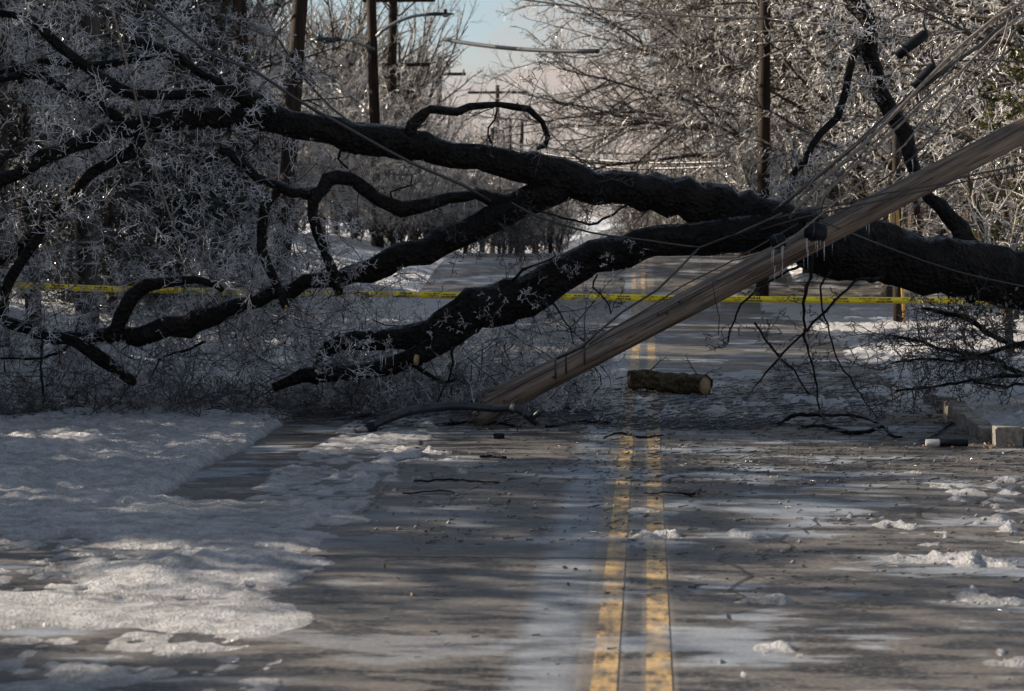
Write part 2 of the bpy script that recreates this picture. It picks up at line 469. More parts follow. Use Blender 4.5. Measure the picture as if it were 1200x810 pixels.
# road: old asphalt with a bare patch, frost and meltwater films
def road_mat(name, paint=False):
    n = NT(name)
    g = n.t.nodes.new('ShaderNodeNewGeometry'); sx = n.t.nodes.new('ShaderNodeSeparateXYZ'); n.l(g.outputs['Position'], sx.inputs[0])
    X, Y = sx.outputs['X'], sx.outputs['Y']
    pos = g.outputs['Position']
    grit = n.noise(110, 5, .8, vec=pos); grit2 = n.noise(45, 5, .7, vec=pos)
    big = n.noise(1.0, 6, .62, vec=pos, stretch=(.62, 1.05, 1)); mid = n.noise(1.0, 6, .65, vec=pos, stretch=(1.8, 5.0, 1)); patch = n.noise(.5, 3, .5, vec=pos, stretch=(1, .8, 1))
    ton = n.ramp(grit, [(.3, (.040, .036, .033)), (.7, (.145, .127, .110))])
    ton = n.mix(n.ramp(patch, [(.4, 0.0), (.6, .5)]), ton, n.ramp(grit2, [(.3, (.03, .03, .032)), (.7, (.09, .088, .086))]))
    ton = n.mix(n.ramp(mid, [(.46, .88), (.50, 0.0)]), ton, (.014, .014, .015))
    ton = n.mix(n.ramp(n.noise(34, 4, .8, vec=pos), [(.50, 0.0), (.62, .55)]), ton, (.20, .185, .165))
    ton = n.mix(n.ramp(n.noise(41, 4, .8, vec=pos), [(.36, .6), (.46, 0.0)]), ton, (.018, .017, .017))
    # wobble the lane position so that no film has a ruled edge
    Xw = n.math('MULTIPLY_ADD', n.math('SUBTRACT', grit2, .5), .12, X)
    Xw = n.math('MULTIPLY_ADD', n.math('SUBTRACT', big, .5), .5, Xw)
    bare = n.band(Xw, -1.72, -.55, .22)
    film = n.ramp(n.math('ADD', n.math('MULTIPLY', big, .68), n.math('MULTIPLY', mid, .32)), [(.520, 0.0), (.552, 1.0)])
    film = n.math('MULTIPLY', film, n.math('SUBTRACT', 1.0, n.math('MULTIPLY', bare, .55)))
    strip = n.math('MULTIPLY', n.band(n.math('MULTIPLY_ADD', n.math('SUBTRACT', mid, .5), .12, X), -.52, -.27, .09), n.ramp(mid, [(.3, .45), (.6, .95)]))
    film = n.math('MAXIMUM', film, strip)
    film = n.math('MULTIPLY', film, n.ramp(grit2, [(.25, .45), (.6, 1.0)]))
    if paint:
        wear = n.ramp(n.math('ADD', n.math('MULTIPLY', n.noise(1.0, 6, .7, vec=pos, stretch=(14, 5, 1)), .7), n.math('MULTIPLY', grit, .3)), [(.41, 0.0), (.56, 1.0)])
        ton = n.mix(n.math('MULTIPLY', wear, .86), ton, n.ramp(grit2, [(.3, (.32, .20, .08)), (.7, (.60, .40, .16))]))
        film = n.math('MULTIPLY', film, .6)
    else:
        # milled strips the lines are painted on
        mil = n.math('MAXIMUM', n.band(X, -.27, -.09, .015), n.band(X, -.02, .115, .015))
        ton = n.mix(n.math('MULTIPLY', mil, .6), ton, n.ramp(grit2, [(.3, (.10, .085, .065)), (.7, (.22, .19, .15))]))
    col = n.mix(n.math('MULTIPLY', film, .72), ton, n.ramp(mid, [(.35, (.15, .175, .21)), (.65, (.30, .34, .39))]))
    wet = n.ramp(n.math('ADD', n.math('MULTIPLY', big, .4), n.math('MULTIPLY', mid, .6)), [(.40, .14), (.47, .42), (.56, .8)])
    n.set(col=col, rough=n.mix(n.math('MULTIPLY', film, .7), wet, .34), spec=.45)
    n.bump(n.math('ADD', n.math('MULTIPLY', grit, .6), n.math('MULTIPLY', mid, 1.2)), .9, .012)
    M[name] = n.m
road_mat('asphalt'); road_mat('line_paint', True)

# ================================================================== SETTING
def grid(xs, ys, zf):
    X, Y = np.meshgrid(xs, ys); Z = zf(X, Y)
    V = np.stack((X, Y, Z), -1).reshape(-1, 3); a = len(xs)
    i = (np.arange(len(ys)-1)[:, None]*a+np.arange(a-1)[None, :])
    Q = np.stack((i, i+1, i+a+1, i+a), -1).reshape(-1, 4)
    return V, Q

def axis(*seg):
    o = [seg[0][0]]
    for a, b, s in seg:
        k = max(1, int(round((b-a)/s))); o += list(a+(b-a)*(np.arange(k)+1)/k)
    return np.array(o)

ROAD_L, ROAD_R = -4.9, 3.05
def road_shift(y): return -0.16*ss(35, 50, y)

def ground_z(X, Y):
    z = gz(X, Y)-0.03
    inroad = ss(ROAD_L-.5, ROAD_L+.1, X)*(1-ss(ROAD_R-.1, ROAD_R+.5, X))
    z = z-0.10*inroad
    off = 1-inroad
    z = z+off*(0.10*(fbm(X*1.1, Y*1.1, 3, 4)-.4)+.25*(fbm(X*.12, Y*.12, 8, 3)-.5)*ss(6, 20, np.abs(X)))
    return z
V, Q = grid(axis((-900, -100, 80), (-100, -20, 4), (-20, -5, .25), (-5, 3, 1.0), (3, 14, .2), (14, 40, 1.2), (40, 100, 6), (100, 900, 80)),
            axis((-60, 4, 8), (4, 12, .5), (12, 60, .28), (60, 110, 1.5), (110, 400, 12), (400, 2500, 150)), ground_z)
MB().add(V, Q).build('ground', M['snowy_ground'], kind='structure')

def road_z(X, Y): return rise(Y)+0.006*(fbm(X*.8, Y*.5, 21, 3)-.5)-0.012*((X-0)/3.5)**2
V, Q = grid(axis((ROAD_L, ROAD_R, .22)), axis((-40, 4, 2), (4, 60, .25), (60, 140, 2), (140, 400, 20)), road_z)
MB().add(V, Q).build('road', M['asphalt'], kind='structure')
# side street opening on the right, far
V, Q = grid(axis((ROAD_R-.05, 22, .5)), axis((44.5, 48.5, .4)), lambda X, Y: gz(X, Y)+.05)
MB().add(V, Q).build('side_street', M['asphalt'], kind='structure')
for xa, xb in ((-.207, -.111), (-.003, .093)):
    V, Q = grid(np.array([xa, (xa+xb)/2, xb]), axis((3, 60, .25), (60, 90, 2)), lambda X, Y: road_z(X, Y)+.003)
    V[:, 0] += road_shift(V[:, 1]); V[:, 2] += 0.0
    MB().add(V, Q).build('road_line', M['line_paint'], kind='structure')
rg = np.random.default_rng(4)
for (cx, cy, dx, dy, k) in ((.35, 9.5, .10, .30, 26), (1.1, 12.5, .16, .22, 30), (-1.2, 13.2, .05, .3, 24), ):
    P = [np.array([cx, cy])]
    for _ in range(k): P.append(P[-1]+np.array([dx, dy])*.45+rg.normal(size=2)*.07)
    P = np.array(P); w = (.003+.005*rg.random(len(P)))[:, None]; nr = np.column_stack((np.ones(len(P)), np.zeros(len(P))))
    P2_ = np.vstack((P-nr*w, P+nr*w)); V = np.column_stack((P2_, rise(P2_[:, 1])+.004)); k = len(P)
    MB().add(V, Q=[[i, k+i, k+i+1, i+1] for i in range(k-1)]).build('pavement_crack', M['tar'], kind='structure')
for (x0, y0, x1, y1) in ((-1.75, 11.2, .1, 11.15), (-1.74, 17.0, -1.66, 12.6), (-1.72, 17.05, -.6, 17.15)):
    k = 60; t = np.linspace(0, 1, k)
    xx = x0+(x1-x0)*t; yy = y0+(y1-y0)*t
    dx, dy = (0, 1) if abs(x1-x0) > abs(y1-y0) else (1, 0)
    j = (rg.random(k)-.5)*.03; w = .006+.008*rg.random(k)
    A = np.stack((xx+dx*(j-w), yy+dy*(j-w)), 1); B = np.stack((xx+dx*(j+w), yy+dy*(j+w)), 1)
    P = np.vstack((A, B)); V = np.column_stack((P, road_z(P[:, 0], P[:, 1])+.004))
    MB().add(V, Q=[[i, i+1, k+i+1, k+i] for i in range(k-1)]).build('pavement_crack', M['tar'], kind='structure')

# snow, slush and ice lying over road and verge: one relief sheet that dips below the road where there is none
ELL = []
def ell(px, py, wpx, hpx, s=1.0):
    g = G(px, py); a = G(px-wpx/2, py); b = G(px, py-hpx/2); c = G(px, py+hpx/2)
    ELL.append((g[0], g[1], abs(g[0]-a[0]), abs(b[1]-c[1])/2, s))
for e in ((760, 601, 74, 7, 1), (768, 629, 92, 11, 1.1), (878, 627, 60, 9, .9), (885, 639, 16, 5, .8), (1052, 616, 70, 9, 1), (1075, 624, 90, 6, .9), (1028, 607, 30, 5, .8),
          (1098, 638, 40, 5, .9), (1095, 655, 130, 9, 1.1), (1160, 662, 90, 10, .9), (1160, 701, 100, 13, 1), (1130, 569, 110, 8, 1), (1150, 577, 80, 8, 1), (1165, 587, 70, 6, .9),
          (1185, 562, 50, 7, 1), (1170, 608, 40, 8, 1), (1190, 598, 40, 6, 1), (1185, 620, 50, 6, .9), (1190, 634, 40, 5, .8), (918, 763, 70, 22, 1.05), (870, 705, 70, 6, .7), (905, 706, 50, 6, .8),
          (1185, 780, 60, 20, 1), (700, 441, 60, 7, 1.1), (730, 436, 34, 10, 1.4), (760, 470, 60, 6, .7), (775, 482, 110, 8, .8), (830, 480, 60, 7, .8), (870, 487, 100, 8, .7), (960, 470, 120, 9, .8),
          (470, 533, 120, 14, .9), (420, 560, 130, 12, .7), (500, 588, 60, 8, .6)):
    ell(*e)
_r = np.random.default_rng(3)
for (x_, y_, a_, b_, s_) in list(ELL):
    for _ in range(4): ELL.append((x_+a_*_r.normal()*1.3, y_+b_*_r.normal()*1.8, a_*(.08+.22*_r.random()), b_*(.12+.3*_r.random()), s_*.85))
def cover(X, Y):
    """-1 none ... +1 full"""
    wob = (fbm(X*2.2, Y*1.4, 31, 4)-.5)
    c = np.full(X.shape, -1.0)
    big = fbm(X*.9, Y*.55, 41, 4); fine = fbm(X*5, Y*3.2, 43, 4); strk = fbm(X*1.6, Y*4.0, 47, 4)
    fine2 = fbm(X*13, Y*8, 49, 3)
    # left lawn bank
    m = ss(12.3, 13.4, Y+wob*.8)*(1-ss(-3.12, -2.96, X+wob*.22))
    c = np.maximum(c, -1+2.1*m)
    # crusted ice between gutter and the bare lane
    edge = -1.66+.25*(fbm(Y*1.3, Y*0+2, 5, 3)-.5)
    m = ss(-2.62, -2.45, X+wob*.2)*(1-ss(edge-.14, edge+.08, X+wob*.3))*ss(10.5, 11.6, Y)*(1-ss(23, 26, Y))
    c = np.maximum(c, -1+m*(1.08+.9*(fine-.45)+1.3*(fine2-.5)))
    # slush over the side opening, nearer than the bank
    m = (1-ss(12.8, 14.2, Y+wob))*(1-ss(-1.55+(Y-8)*-.10, -1.2+(Y-8)*-.06, X+wob*.7))
    c = np.maximum(c, -1+m*(1.0+.25*ss(9.8, 11, Y)+2.6*(big-.5)+1.5*(strk-.5)+1.4*(fine2-.5)))
    m = ss(8.9, 9.15, Y+wob*.5)*(1-ss(9.75, 10.1, Y+wob*.5))*(1-ss(-1.55, -1.15, X+wob*.8))
    c = np.maximum(c, -1+m*(1.55+1.2*(fine-.5)))
    for (x, y0, a, b, s) in ELL:
        d = ((X-x)/a)**2+((Y-y0)/b)**2
        near = d < 4
        v = -1+(1.62*s)*np.exp(-d*.6)+(1.3*(fine-.5)+3.6*(fine2-.5))*np.exp(-d*.4)
        c = np.where(near, np.maximum(c, v), c)
    # beyond the pole: patchy on the road, full on the verges
    pat = -1+ss(19.5, 21, Y)*(1-ss(26, 30, Y))*(.80+2.3*(fbm(X*1.3, Y*1.1, 51, 4)-.5))
    pat = np.where((X > -.3) & (X < .3) & (Y > 25), -1, pat)
    c = np.maximum(c, pat)
    rb = 2.1+.5*ss(19, 26, Y)-.45*ss(30, 42, Y)
    m = ss(rb-.2, rb+.25, X+wob*.9)*ss(19.2, 20.4, Y+wob*1.2)
    c = np.maximum(c, -1+m*(1.75+.8*(fine-.5)))
    m = ss(2.60, 2.78, X+wob*.05)*ss(16.9, 17.2, Y)
    c = np.maximum(c, -1+2*m)
    le = -3.3-1.2*ss(23, 27, Y)
    m = (1-ss(le-.2, le+.2, X+wob*1.1))*ss(19, 20, Y)
    c = np.maximum(c, -1+m*(1.25+1.8*(big-.5)*ss(19.5, 21, Y)*(1-ss(26, 30, Y))+.6*ss(26, 30, Y)))
    dirt = np.exp(-(((X-4.6)/1.6)**2+((Y-38)/1.2)**2))
    return np.clip(c-dirt*1.6, -1, 1.2), fine
def snow_z(X, Y):
    c, fine = cover(X, Y)
    fade = ss(6.2, 8, Y)
    lump = vnoise(X*9, Y*7, 61)*.6+vnoise(X*21, Y*17, 63)*.4
    gran = vnoise(X*33, Y*26, 81)*.5+vnoise(X*17, Y*13, 83)*.5
    lump2 = np.clip(vnoise(X*2.6, Y*1.9, 65)-.74, 0, 1)*1.6
    pos = np.clip(c, 0, 1.3)
    lw = np.maximum((1-ss(-3.0, -2.7, X))*ss(12.4, 13.5, Y), ss(2.6, 2.8, X)*ss(16.9, 17.3, Y))
    h = np.where(c > 0, .004+.028*pos+lw*.026*(vnoise(X*6, Y*4.2, 91)-.3)+lw*.03*(gran-.45)+pos*(.028*(lump-.5)+.05*lump2*(X < -2.9)) + .026*pos*(fine-.4)+np.minimum(pos*2, 1)*.030*(gran-.45), .03*c)
    h = np.where((X > -1.2) & (Y < 19) & (X < 2.6) & (h > 0), h*.7, h)
    h = np.where((X < -1.0) & (Y < 13) & (h > 0), .004+h*.72, h)
    h = h+ss(.5, 1, c)*(.035*(fbm(X*1.1, Y*.9, 71, 3)-.35))
    return gz(X, Y)*(c > -.5)*ss(-1, .5, c)+rise(Y)*(1-ss(-1, .5, c))+h-.006
V, Q = grid(axis((-8.5, -6, .06), (-6, -3.2, .03), (-3.2, 3.4, .026), (3.4, 8.5, .08)), axis((6.4, 12, .04), (12, 20.5, .05), (20.5, 21, .1), (21, 32, .12), (32, 46, .28)), snow_z)
MB().add(V, Q).build('snow_cover', M['snow'], kind='structure')

# kerb wall of separate concrete blocks on the right
def block(mb, c, s, rz=0, rng=None, bev=.012):
    """chamfered block with slightly broken corners"""
    h = np.array(s)/2; v = []
    for z, k in ((-1, 0), (1-2*bev/s[2], 0), (1, bev)):
        for sx_, sy_ in ((-1, -1), (1, -1), (1, 1), (-1, 1)):
            v.append([sx_*(h[0]-k), sy_*(h[1]-k), z*h[2]])
    v = np.array(v)+(rng.normal(size=(12, 3))*.004 if rng is not None else 0)
    ca, sa = math.cos(rz), math.sin(rz)
    v = v @ np.array([[ca, sa, 0], [-sa, ca, 0], [0, 0, 1]])+np.array(c)+(rng.normal(size=(12, 3))*.005 if rng is not None else 0)
    q = [[3, 2, 1, 0], [8, 9, 10, 11]]
    for L in (0, 4):
        for k in range(4): q.append([L+k, L+(k+1) % 4, L+4+(k+1) % 4, L+4+k])
    mb.add(v, Q=q)
rng = np.random.default_rng(9)
kw = thing('kerb_wall', (2.55, 17.0, 0), 'low broken kerb of pale concrete blocks around the snowy corner at the right edge of the road', 'kerb')
x = 2.62
for k in range(13):
    w = .10+.14*rng.random(); mb = MB(); block(mb, (x+w/2, 17.0+.02*rng.normal(), .06), (w-.014, .15, .13+.05*rng.random()), .06*rng.normal(), rng); mb.build('block', M['concrete'], kw, smooth=False); x += w
y = 17.12
for k in range(15):
    w = .12+.2*rng.random(); mb = MB(); block(mb, (2.66+.03*rng.normal(), y+w/2, .03+.02*rng.normal()), (.13, w-.02, .15), .12*rng.normal(), rng); mb.build('block', M['concrete'], kw, smooth=False); y += w

# ================================================================== FALLEN TREE
rng = np.random.default_rng(12)
def pxl(pts):
    P = np.array([W(a[0], a[1], a[3]) for a in pts]); r = np.array([a[2]/2/F_PX*a[3] for a in pts]); return P, r
LIMB = {}
LIMB['trunk'] = [(1330, 372, 84, 19.9), (1260, 345, 76, 19.8), (1200, 328, 70, 19.7), (1150, 318, 68, 19.6), (1100, 310, 68, 19.5), (1050, 301, 66, 19.5), (1000, 295, 68, 19.4), (955, 284, 66, 19.4), (915, 272, 66, 19.4), (885, 262, 58, 19.4)]
LIMB['upper'] = [(915, 272, 60, 19.4), (870, 254, 54, 19.4), (840, 242, 50, 19.35), (800, 234, 48, 19.3), (740, 222, 41, 19.3), (700, 217, 40, 19.3), (655, 208, 42, 19.3), (620, 197, 36, 19.3), (560, 184, 31, 19.3), (500, 173, 33, 19.3), (440, 164, 38, 19.2), (380, 152, 33, 19.2), (340, 146, 31, 19.2), (300, 136, 31, 19.2), (260, 137, 25, 19.2), (200, 141, 25, 19.2), (150, 149, 20, 19.1), (100, 165, 18, 19.0), (50, 186, 19, 18.9), (0, 212, 16, 18.8), (-60, 245, 14, 18.6), (-130, 290, 11, 18.5)]
LIMB['lower'] = [(930, 278, 48, 19.35), (880, 275, 46, 19.3), (850, 277, 42, 19.25), (800, 281, 38, 19.2), (750, 286, 38, 19.2), (700, 298, 40, 19.2), (667, 316, 42, 19.2), (633, 335, 46, 19.2), (600, 350, 50, 19.2), (560, 364, 50, 19.2), (530, 378, 46, 19.2), (500, 391, 34, 19.2), (460, 397, 24, 19.2), (417, 399, 22, 19.2), (390, 406, 20, 19.25), (376, 425, 16, 19.3), (368, 450, 12, 19.3)]
LIMB['lower2'] = [(545, 378, 30, 19.15), (510, 405, 26, 19.15), (480, 421, 21, 19.1), (433, 433, 21, 19.1), (390, 436, 22, 19.1), (355, 440, 15, 19.1), (320, 455, 10, 19.1)]
LIMB['second'] = [(665, 216, 33.92, 19.35), (640, 228, 34.98, 19.35), (605, 240, 31.8, 19.35), (575, 259, 30.74, 19.3), (545, 272, 30.74, 19.3), (517, 284, 31.8, 19.3), (473, 306, 31.8, 19.2), (433, 317, 25.44, 19.2), (400, 323, 21.2, 19.2), (360, 333, 19.08, 19.2), (300, 353, 18.02, 19.2), (265, 364, 20.14, 19.2), (233, 377, 25.44, 19.2), (200, 384, 24.38, 19.2), (160, 393, 21.2, 19.2), (110, 393, 15.9, 19.2), (67, 397, 14.84, 19.2), (33, 383, 14.84, 19.2), (0, 377, 12.72, 19.2), (-50, 372, 9.54, 19.2)]
LIMB['stub_low'] = [(70, 395, 12.72, 19.1), (88, 402, 14.84, 19.1), (120, 420, 14.84, 19.1), (153, 444, 12.72, 19.1), (158, 449, 7.42, 19.1)]
LIMB['bent'] = [(262, 340, 6.36, 19.05), (250, 333, 9.54, 19.05), (228, 328, 10.6, 19.05), (200, 328, 12.72, 19.05), (172, 331, 15.9, 19.05), (156, 346, 18.02, 19.05), (145, 372, 16.96, 19.05), (124, 398, 14.84, 19.05)]
LIMB['elbow'] = [(608, 240, 20, 19.4), (585, 238, 17, 19.3), (560, 231, 15, 19.2), (527, 230, 14, 19.15), (497, 238, 15, 19.1), (467, 245, 19, 19.05), (443, 232, 17, 19), (413, 212, 15, 19), (398, 206, 17, 18.95), (386, 208, 19, 18.95), (376, 221, 16, 18.9), (369, 236, 13, 18.9), (366, 252, 12, 18.9), (375, 274, 14, 18.9), (380, 296, 12, 18.9), (392, 324, 12, 18.9), (398, 346, 10, 18.9)]
LIMB['elbow_left'] = [(380, 224, 12, 18.95), (362, 230, 12, 18.95), (340, 226, 12, 18.95), (318, 215, 11, 19), (300, 207, 10, 19), (283, 192, 12, 19), (267, 180, 13, 19), (256, 176, 8, 19)]
LIMB['drop'] = [(326, 222, 10, 18.98), (311, 240, 12, 18.95), (307, 265, 11, 18.95), (308, 293, 12, 18.95), (320, 327, 10, 18.95), (335, 361, 9, 18.95)]
LIMB['arch'] = [(478, 158, 14, 19.2), (484, 145, 15, 19.2), (497, 132, 13, 19.2), (505, 128, 10, 19.2), (533, 130, 10, 19.2), (567, 123, 8, 19.2), (600, 124, 8, 19.2), (620, 128, 8, 19.2), (634, 143, 7, 19.2), (643, 160, 7, 19.2), (638, 170, 6, 19.2), (629, 175, 4, 19.2)]
LIMB['top1'] = [(318, 132, 24, 19.2), (296, 116, 20, 19.15), (272, 108, 15, 19.1), (240, 109, 13, 19.1), (180, 111, 12, 19.05), (140, 106, 14, 19), (115, 90, 13, 19), (92, 71, 12, 18.95), (60, 47, 12, 18.9), (48, 30, 12, 18.9), (33, 21, 10, 18.9), (0, 16, 9, 18.85), (-60, 12, 8, 18.8), (-120, 25, 6, 18.8)]
LIMB['top2'] = [(308, 122, 16, 19.25), (280, 108, 12, 19.25), (240, 88, 10, 19.3), (212, 70, 11, 19.3), (188, 58, 13, 19.3), (166, 50, 15, 19.3), (157, 47, 13, 19.3)]
LIMB['top3'] = [(200, 64, 10, 19.35), (178, 68, 9, 19.4), (147, 72, 9, 19.4), (110, 76, 10, 19.45), (67, 72, 9, 19.5), (30, 78, 9, 19.5), (-20, 90, 8, 19.5)]
LIMB['mid1'] = [(148, 144, 12, 19.1), (130, 134, 12, 19.15), (113, 120, 11, 19.2), (87, 110, 11, 19.2), (67, 101, 10, 19.25), (50, 89, 10, 19.3), (27, 88, 10, 19.3), (-20, 96, 8, 19.3)]
LIMB['mid2'] = [(176, 146, 16, 19.1), (165, 160, 15, 19.1), (158, 178, 15, 19.1), (135, 189, 14, 19.1), (110, 202, 13, 19.1), (85, 225, 13, 19.2), (60, 253, 13, 19.3), (27, 285, 14, 19.4), (0, 303, 13, 19.5), (-50, 340, 10, 19.5)]
LIMB['mid3'] = [(60, 255, 10.6, 19.1), (42, 280, 12.72, 19.1), (26, 306, 12.72, 19.1), (12, 330, 11.66, 19.1), (4, 352, 9.54, 19.1), (0, 372, 7.42, 19.1)]
LIMB['stub_right'] = [(1150, 306, 30, 19.6), (1132, 282, 24, 19.7), (1113, 255, 20, 19.75), (1087, 230, 15, 19.8), (1070, 188, 16, 19.9), (1060, 160, 18, 19.95), (1045, 134, 19, 20), (1033, 111, 20, 20), (1024, 86, 17, 20), (1020, 60, 19, 20), (1018, 28, 18, 20), (1000, 0, 20, 20), (985, -30, 18, 20)]
LIMB['right2'] = [(1020, 38, 10, 20), (1011, 48, 11, 19.95), (1001, 64, 10, 19.9), (996, 80, 10, 19.9), (990, 108, 9, 19.9), (981, 138, 9, 19.9), (960, 155, 9, 19.85), (943, 187, 8, 19.8), (930, 204, 8, 19.8), (923, 238, 6, 19.7)]
root_pt = W(1330, 372, 19.9)
tree = thing('fallen_tree', (root_pt[0], root_pt[1], 0), 'huge dark ice coated tree fallen across the whole road, its trunk under the wooden pole', 'tree')
frame_segs = []
for k, pts in LIMB.items():
    P, r = pxl(pts)
    big = r.max() > .14
    P2, r2 = resample(P, r, .16 if not big else .12)
    # small natural kinks
    P2[1:-1] += rng.normal(size=P2[1:-1].shape)*np.minimum(r2[1:-1, None]*(.10 if big else .19), .02)
    mb = MB().tube(P2, r2, 34 if big else 14, True, rng, .13 if big else .28, None, .017 if big else .006)
    if k in ('trunk', 'upper', 'lower'):     # bark knobs and broken collars
        for q in range({'trunk': 9, 'upper': 12, 'lower': 11}[k]):
            i = rng.integers(1, len(P2)-1); a = rng.random()*6.28
            d = np.array([math.cos(a)*.3, -.25, math.sin(a)]); d /= np.linalg.norm(d)
            s0 = P2[i]+d*r2[i]*.6; kk = r2[i]
            mb.tube([s0, s0+d*kk*.4, s0+d*kk*.62], [kk*.42, kk*.34, kk*.12], 9, True, rng, .45)
    o = mb.build('trunk' if k == 'trunk' else 'limb', M['bark_wet'], tree)
    if k in ('elbow', 'bent', 'lower2', 'drop'):
        e, q = P[-1], P[-2]
        if k == 'lower2': e, q, rr = W(489, 422, 18.98), W(478, 421, 19.0), .05
        else: rr = r[-1]*.92
        d = (e-q)/np.linalg.norm(e-q)
        MB().tube([e-d*.02, e+d*.006], [rr, rr*.9], 12, True).build('cut_face', M['cut_wood'], tree)
    frame_segs.append((P2, r2, k))

HANG = []
def knob_limb(pts, name='limb', parent=None, mat='bark_wet', n=8):
    P, r = pxl(pts); P2, r2 = resample(P, r, .08); HANG.append(P2); r2 = r2*(.62 if parent is None and pts[0][0] < 1060 else .8)
    P2[1:-1] += rng.normal(size=P2[1:-1].shape)*.006
    return MB().tube(P2, r2, n, True, rng, .35).build(name, M[mat], parent or tree)
# thinner bare boughs hanging from the crotch and the trunk
for pts in ([(952, 300, 8, 18.95), (950, 325, 7, 18.9), (941, 355, 6, 18.9), (944, 395, 5, 18.9), (951, 425, 4, 18.9), (957, 455, 4, 18.9), (961, 482, 3, 18.9)],
            [(1035, 326, 7, 19.2), (1010, 328, 6, 19.1), (985, 346, 5, 19), (960, 372, 5, 19), (932, 400, 4, 18.9), (905, 428, 4, 18.9), (885, 452, 2.5, 18.9)],
            [(975, 318, 5, 19), (962, 335, 4, 19), (967, 372, 3.5, 19), (978, 410, 3, 19), (990, 435, 3, 19), (1008, 462, 2.6, 19), (1028, 490, 2, 19)],
            [(940, 310, 6, 19), (915, 322, 5, 18.95), (890, 338, 4.5, 18.9), (868, 358, 4, 18.9), (856, 385, 3.5, 18.9), (853, 402, 3, 18.9)],
            [(884, 378, 4, 18.7), (896, 398, 4, 18.75), (912, 416, 4, 18.8), (930, 436, 3.5, 18.9), (948, 462, 3, 18.9)],
            [(530, 405, 7, 19.1), (530, 425, 4.5, 19), (527, 445, 4, 19), (515, 465, 3, 19), (508, 480, 2.5, 19)],
            [(488, 430, 9, 19.1), (500, 438, 9, 19.05), (520, 447, 7, 19), (536, 443, 5, 19)],
            [(620, 360, 5, 19), (640, 352, 4, 19), (655, 365, 3, 19), (668, 385, 2.5, 19), (672, 402, 2, 19)],
            [(700, 322, 4, 19), (695, 338, 3.5, 19), (712, 352, 3, 19), (716, 368, 2.5, 19)],
            [(583, 128, 4, 19.2), (578, 140, 4, 19.2), (572, 150, 3.5, 19.2), (576, 168, 3.5, 19.2)],
            [(460, 238, 5, 19), (458, 225, 4, 19), (480, 218, 3, 19), (483, 205, 2.5, 19)],
            [(400, 172, 6, 19.1), (396, 186, 5, 19.1), (408, 198, 4, 19.1), (415, 210, 3, 19.1)],
            [(240, 400, 6, 19.8), (215, 412, 5, 19.6), (190, 420, 4, 19.5), (178, 440, 3, 19.4)],
            [(90, 395, 7, 19.9), (70, 412, 6, 19.7), (40, 420, 5, 19.6), (0, 420, 4, 19.5)],
            [(50, 400, 6, 19.9), (48, 430, 5, 19.6), (50, 465, 4, 19.3), (48, 490, 3, 19.2)],
            [(30, 480, 3, 19.3), (10, 488, 4, 19.2), (-20, 492, 4, 19.2)],
            [(220, 350, 5, 19.7), (235, 362, 4, 19.6), (250, 352, 3, 19.6)],
            [(735, 240, 5, 19), (700, 262, 5, 18.95), (672, 258, 4, 18.95), (640, 250, 3.5, 18.95), (610, 240, 3, 18.95)],
            [(600, 330, 7, 19), (612, 318, 6, 18.95), (625, 312, 4, 18.9), (650, 300, 3, 18.9), (642, 280, 2.5, 18.9)]):
    knob_limb(pts)
for pts in ([(1420, 455, 15, 20.4), (1260, 418, 12, 20.3), (1200, 405, 10, 20.2), (1165, 395, 9, 20.1), (1140, 378, 8, 20), (1110, 368, 6, 20), (1080, 362, 4, 20)],
            [(1330, 458, 11, 20.0), (1200, 438, 8, 19.8), (1170, 424, 7, 19.7), (1140, 416, 6, 19.6), (1100, 408, 5, 19.6), (1070, 398, 4, 19.6), (1040, 392, 2.5, 19.6)],
            [(1260, 390, 10, 19.6), (1200, 402, 8, 19.6), (1165, 412, 6, 19.6), (1130, 422, 5, 19.6), (1090, 420, 4, 19.5), (1050, 424, 3, 19.5)],
            [(1260, 455, 8, 19.4), (1200, 440, 6, 19.4), (1150, 445, 5, 19.3), (1100, 452, 4, 19.3), (1050, 458, 3, 19.3)],
            [(1230, 445, 5, 19.3), (1180, 452, 4, 19.2), (1140, 448, 3, 19.2)]):
    knob_limb(pts)
# branch network and the iced twigs
def pts_on(keys, n, x0=-999, x1=9999):
    out = []
    for P2, r2, k in frame_segs:
        if k in keys: out.append(np.column_stack((P2, r2)))
    A = np.vstack(out)
    v = A[:, :3]-CAM; px = 600+F_PX*(v@RT)/(v@FW)
    A = A[(px > x0) & (px < x1)]
    return A[rng.integers(0, len(A), n)]
def vol(n, x0, x1, y0, y1, d0, d1):
    a = rng.random((n, 3)); return np.array([W(x0+(x1-x0)*q[0], y0+(y1-y0)*q[1], d0+(d1-d0)*q[2]) for q in a])
def rdir(n, bias=(0, 0, 0), s=1.0):
    d = rng.normal(size=(n, 3))*s+np.array(bias); return d/np.linalg.norm(d, axis=1)[:, None]
FLO = .02
def lv3(L, n1=7, n2=5): return [dict(steps=6, wob=.26, nchild=n1, ang=58, lenf=.45, radf=.52, rmin=.0034, t0=.1, floor=FLO),
                      dict(steps=4, wob=.32, nchild=n2, ang=60, lenf=.48, radf=.75, rmin=.0027, t0=.12, floor=FLO),
                      dict(steps=2, wob=.42, nchild=2, ang=50, lenf=.72, radf=.85, rmin=.0023, t0=.25, floor=FLO, taper=.7),
                      dict(steps=1, wob=.3, floor=FLO, taper=.75)]
S_all = []; S_blk = []
def brush(P, D, Lm, r0, n1=7, n2=5, thin_ice=True):
    n = len(P); L = Lm*1.2*(.5+1.0*rng.random(n)); R = np.full(n, r0*.85)*(.7+.6*rng.random(n))
    o = grow(rng, P, D, L, R, lv3(L, n1, n2))
    S_blk.append(o[0])
    S_all.extend(o[1:]) if thin_ice else S_blk.extend(o[1:])
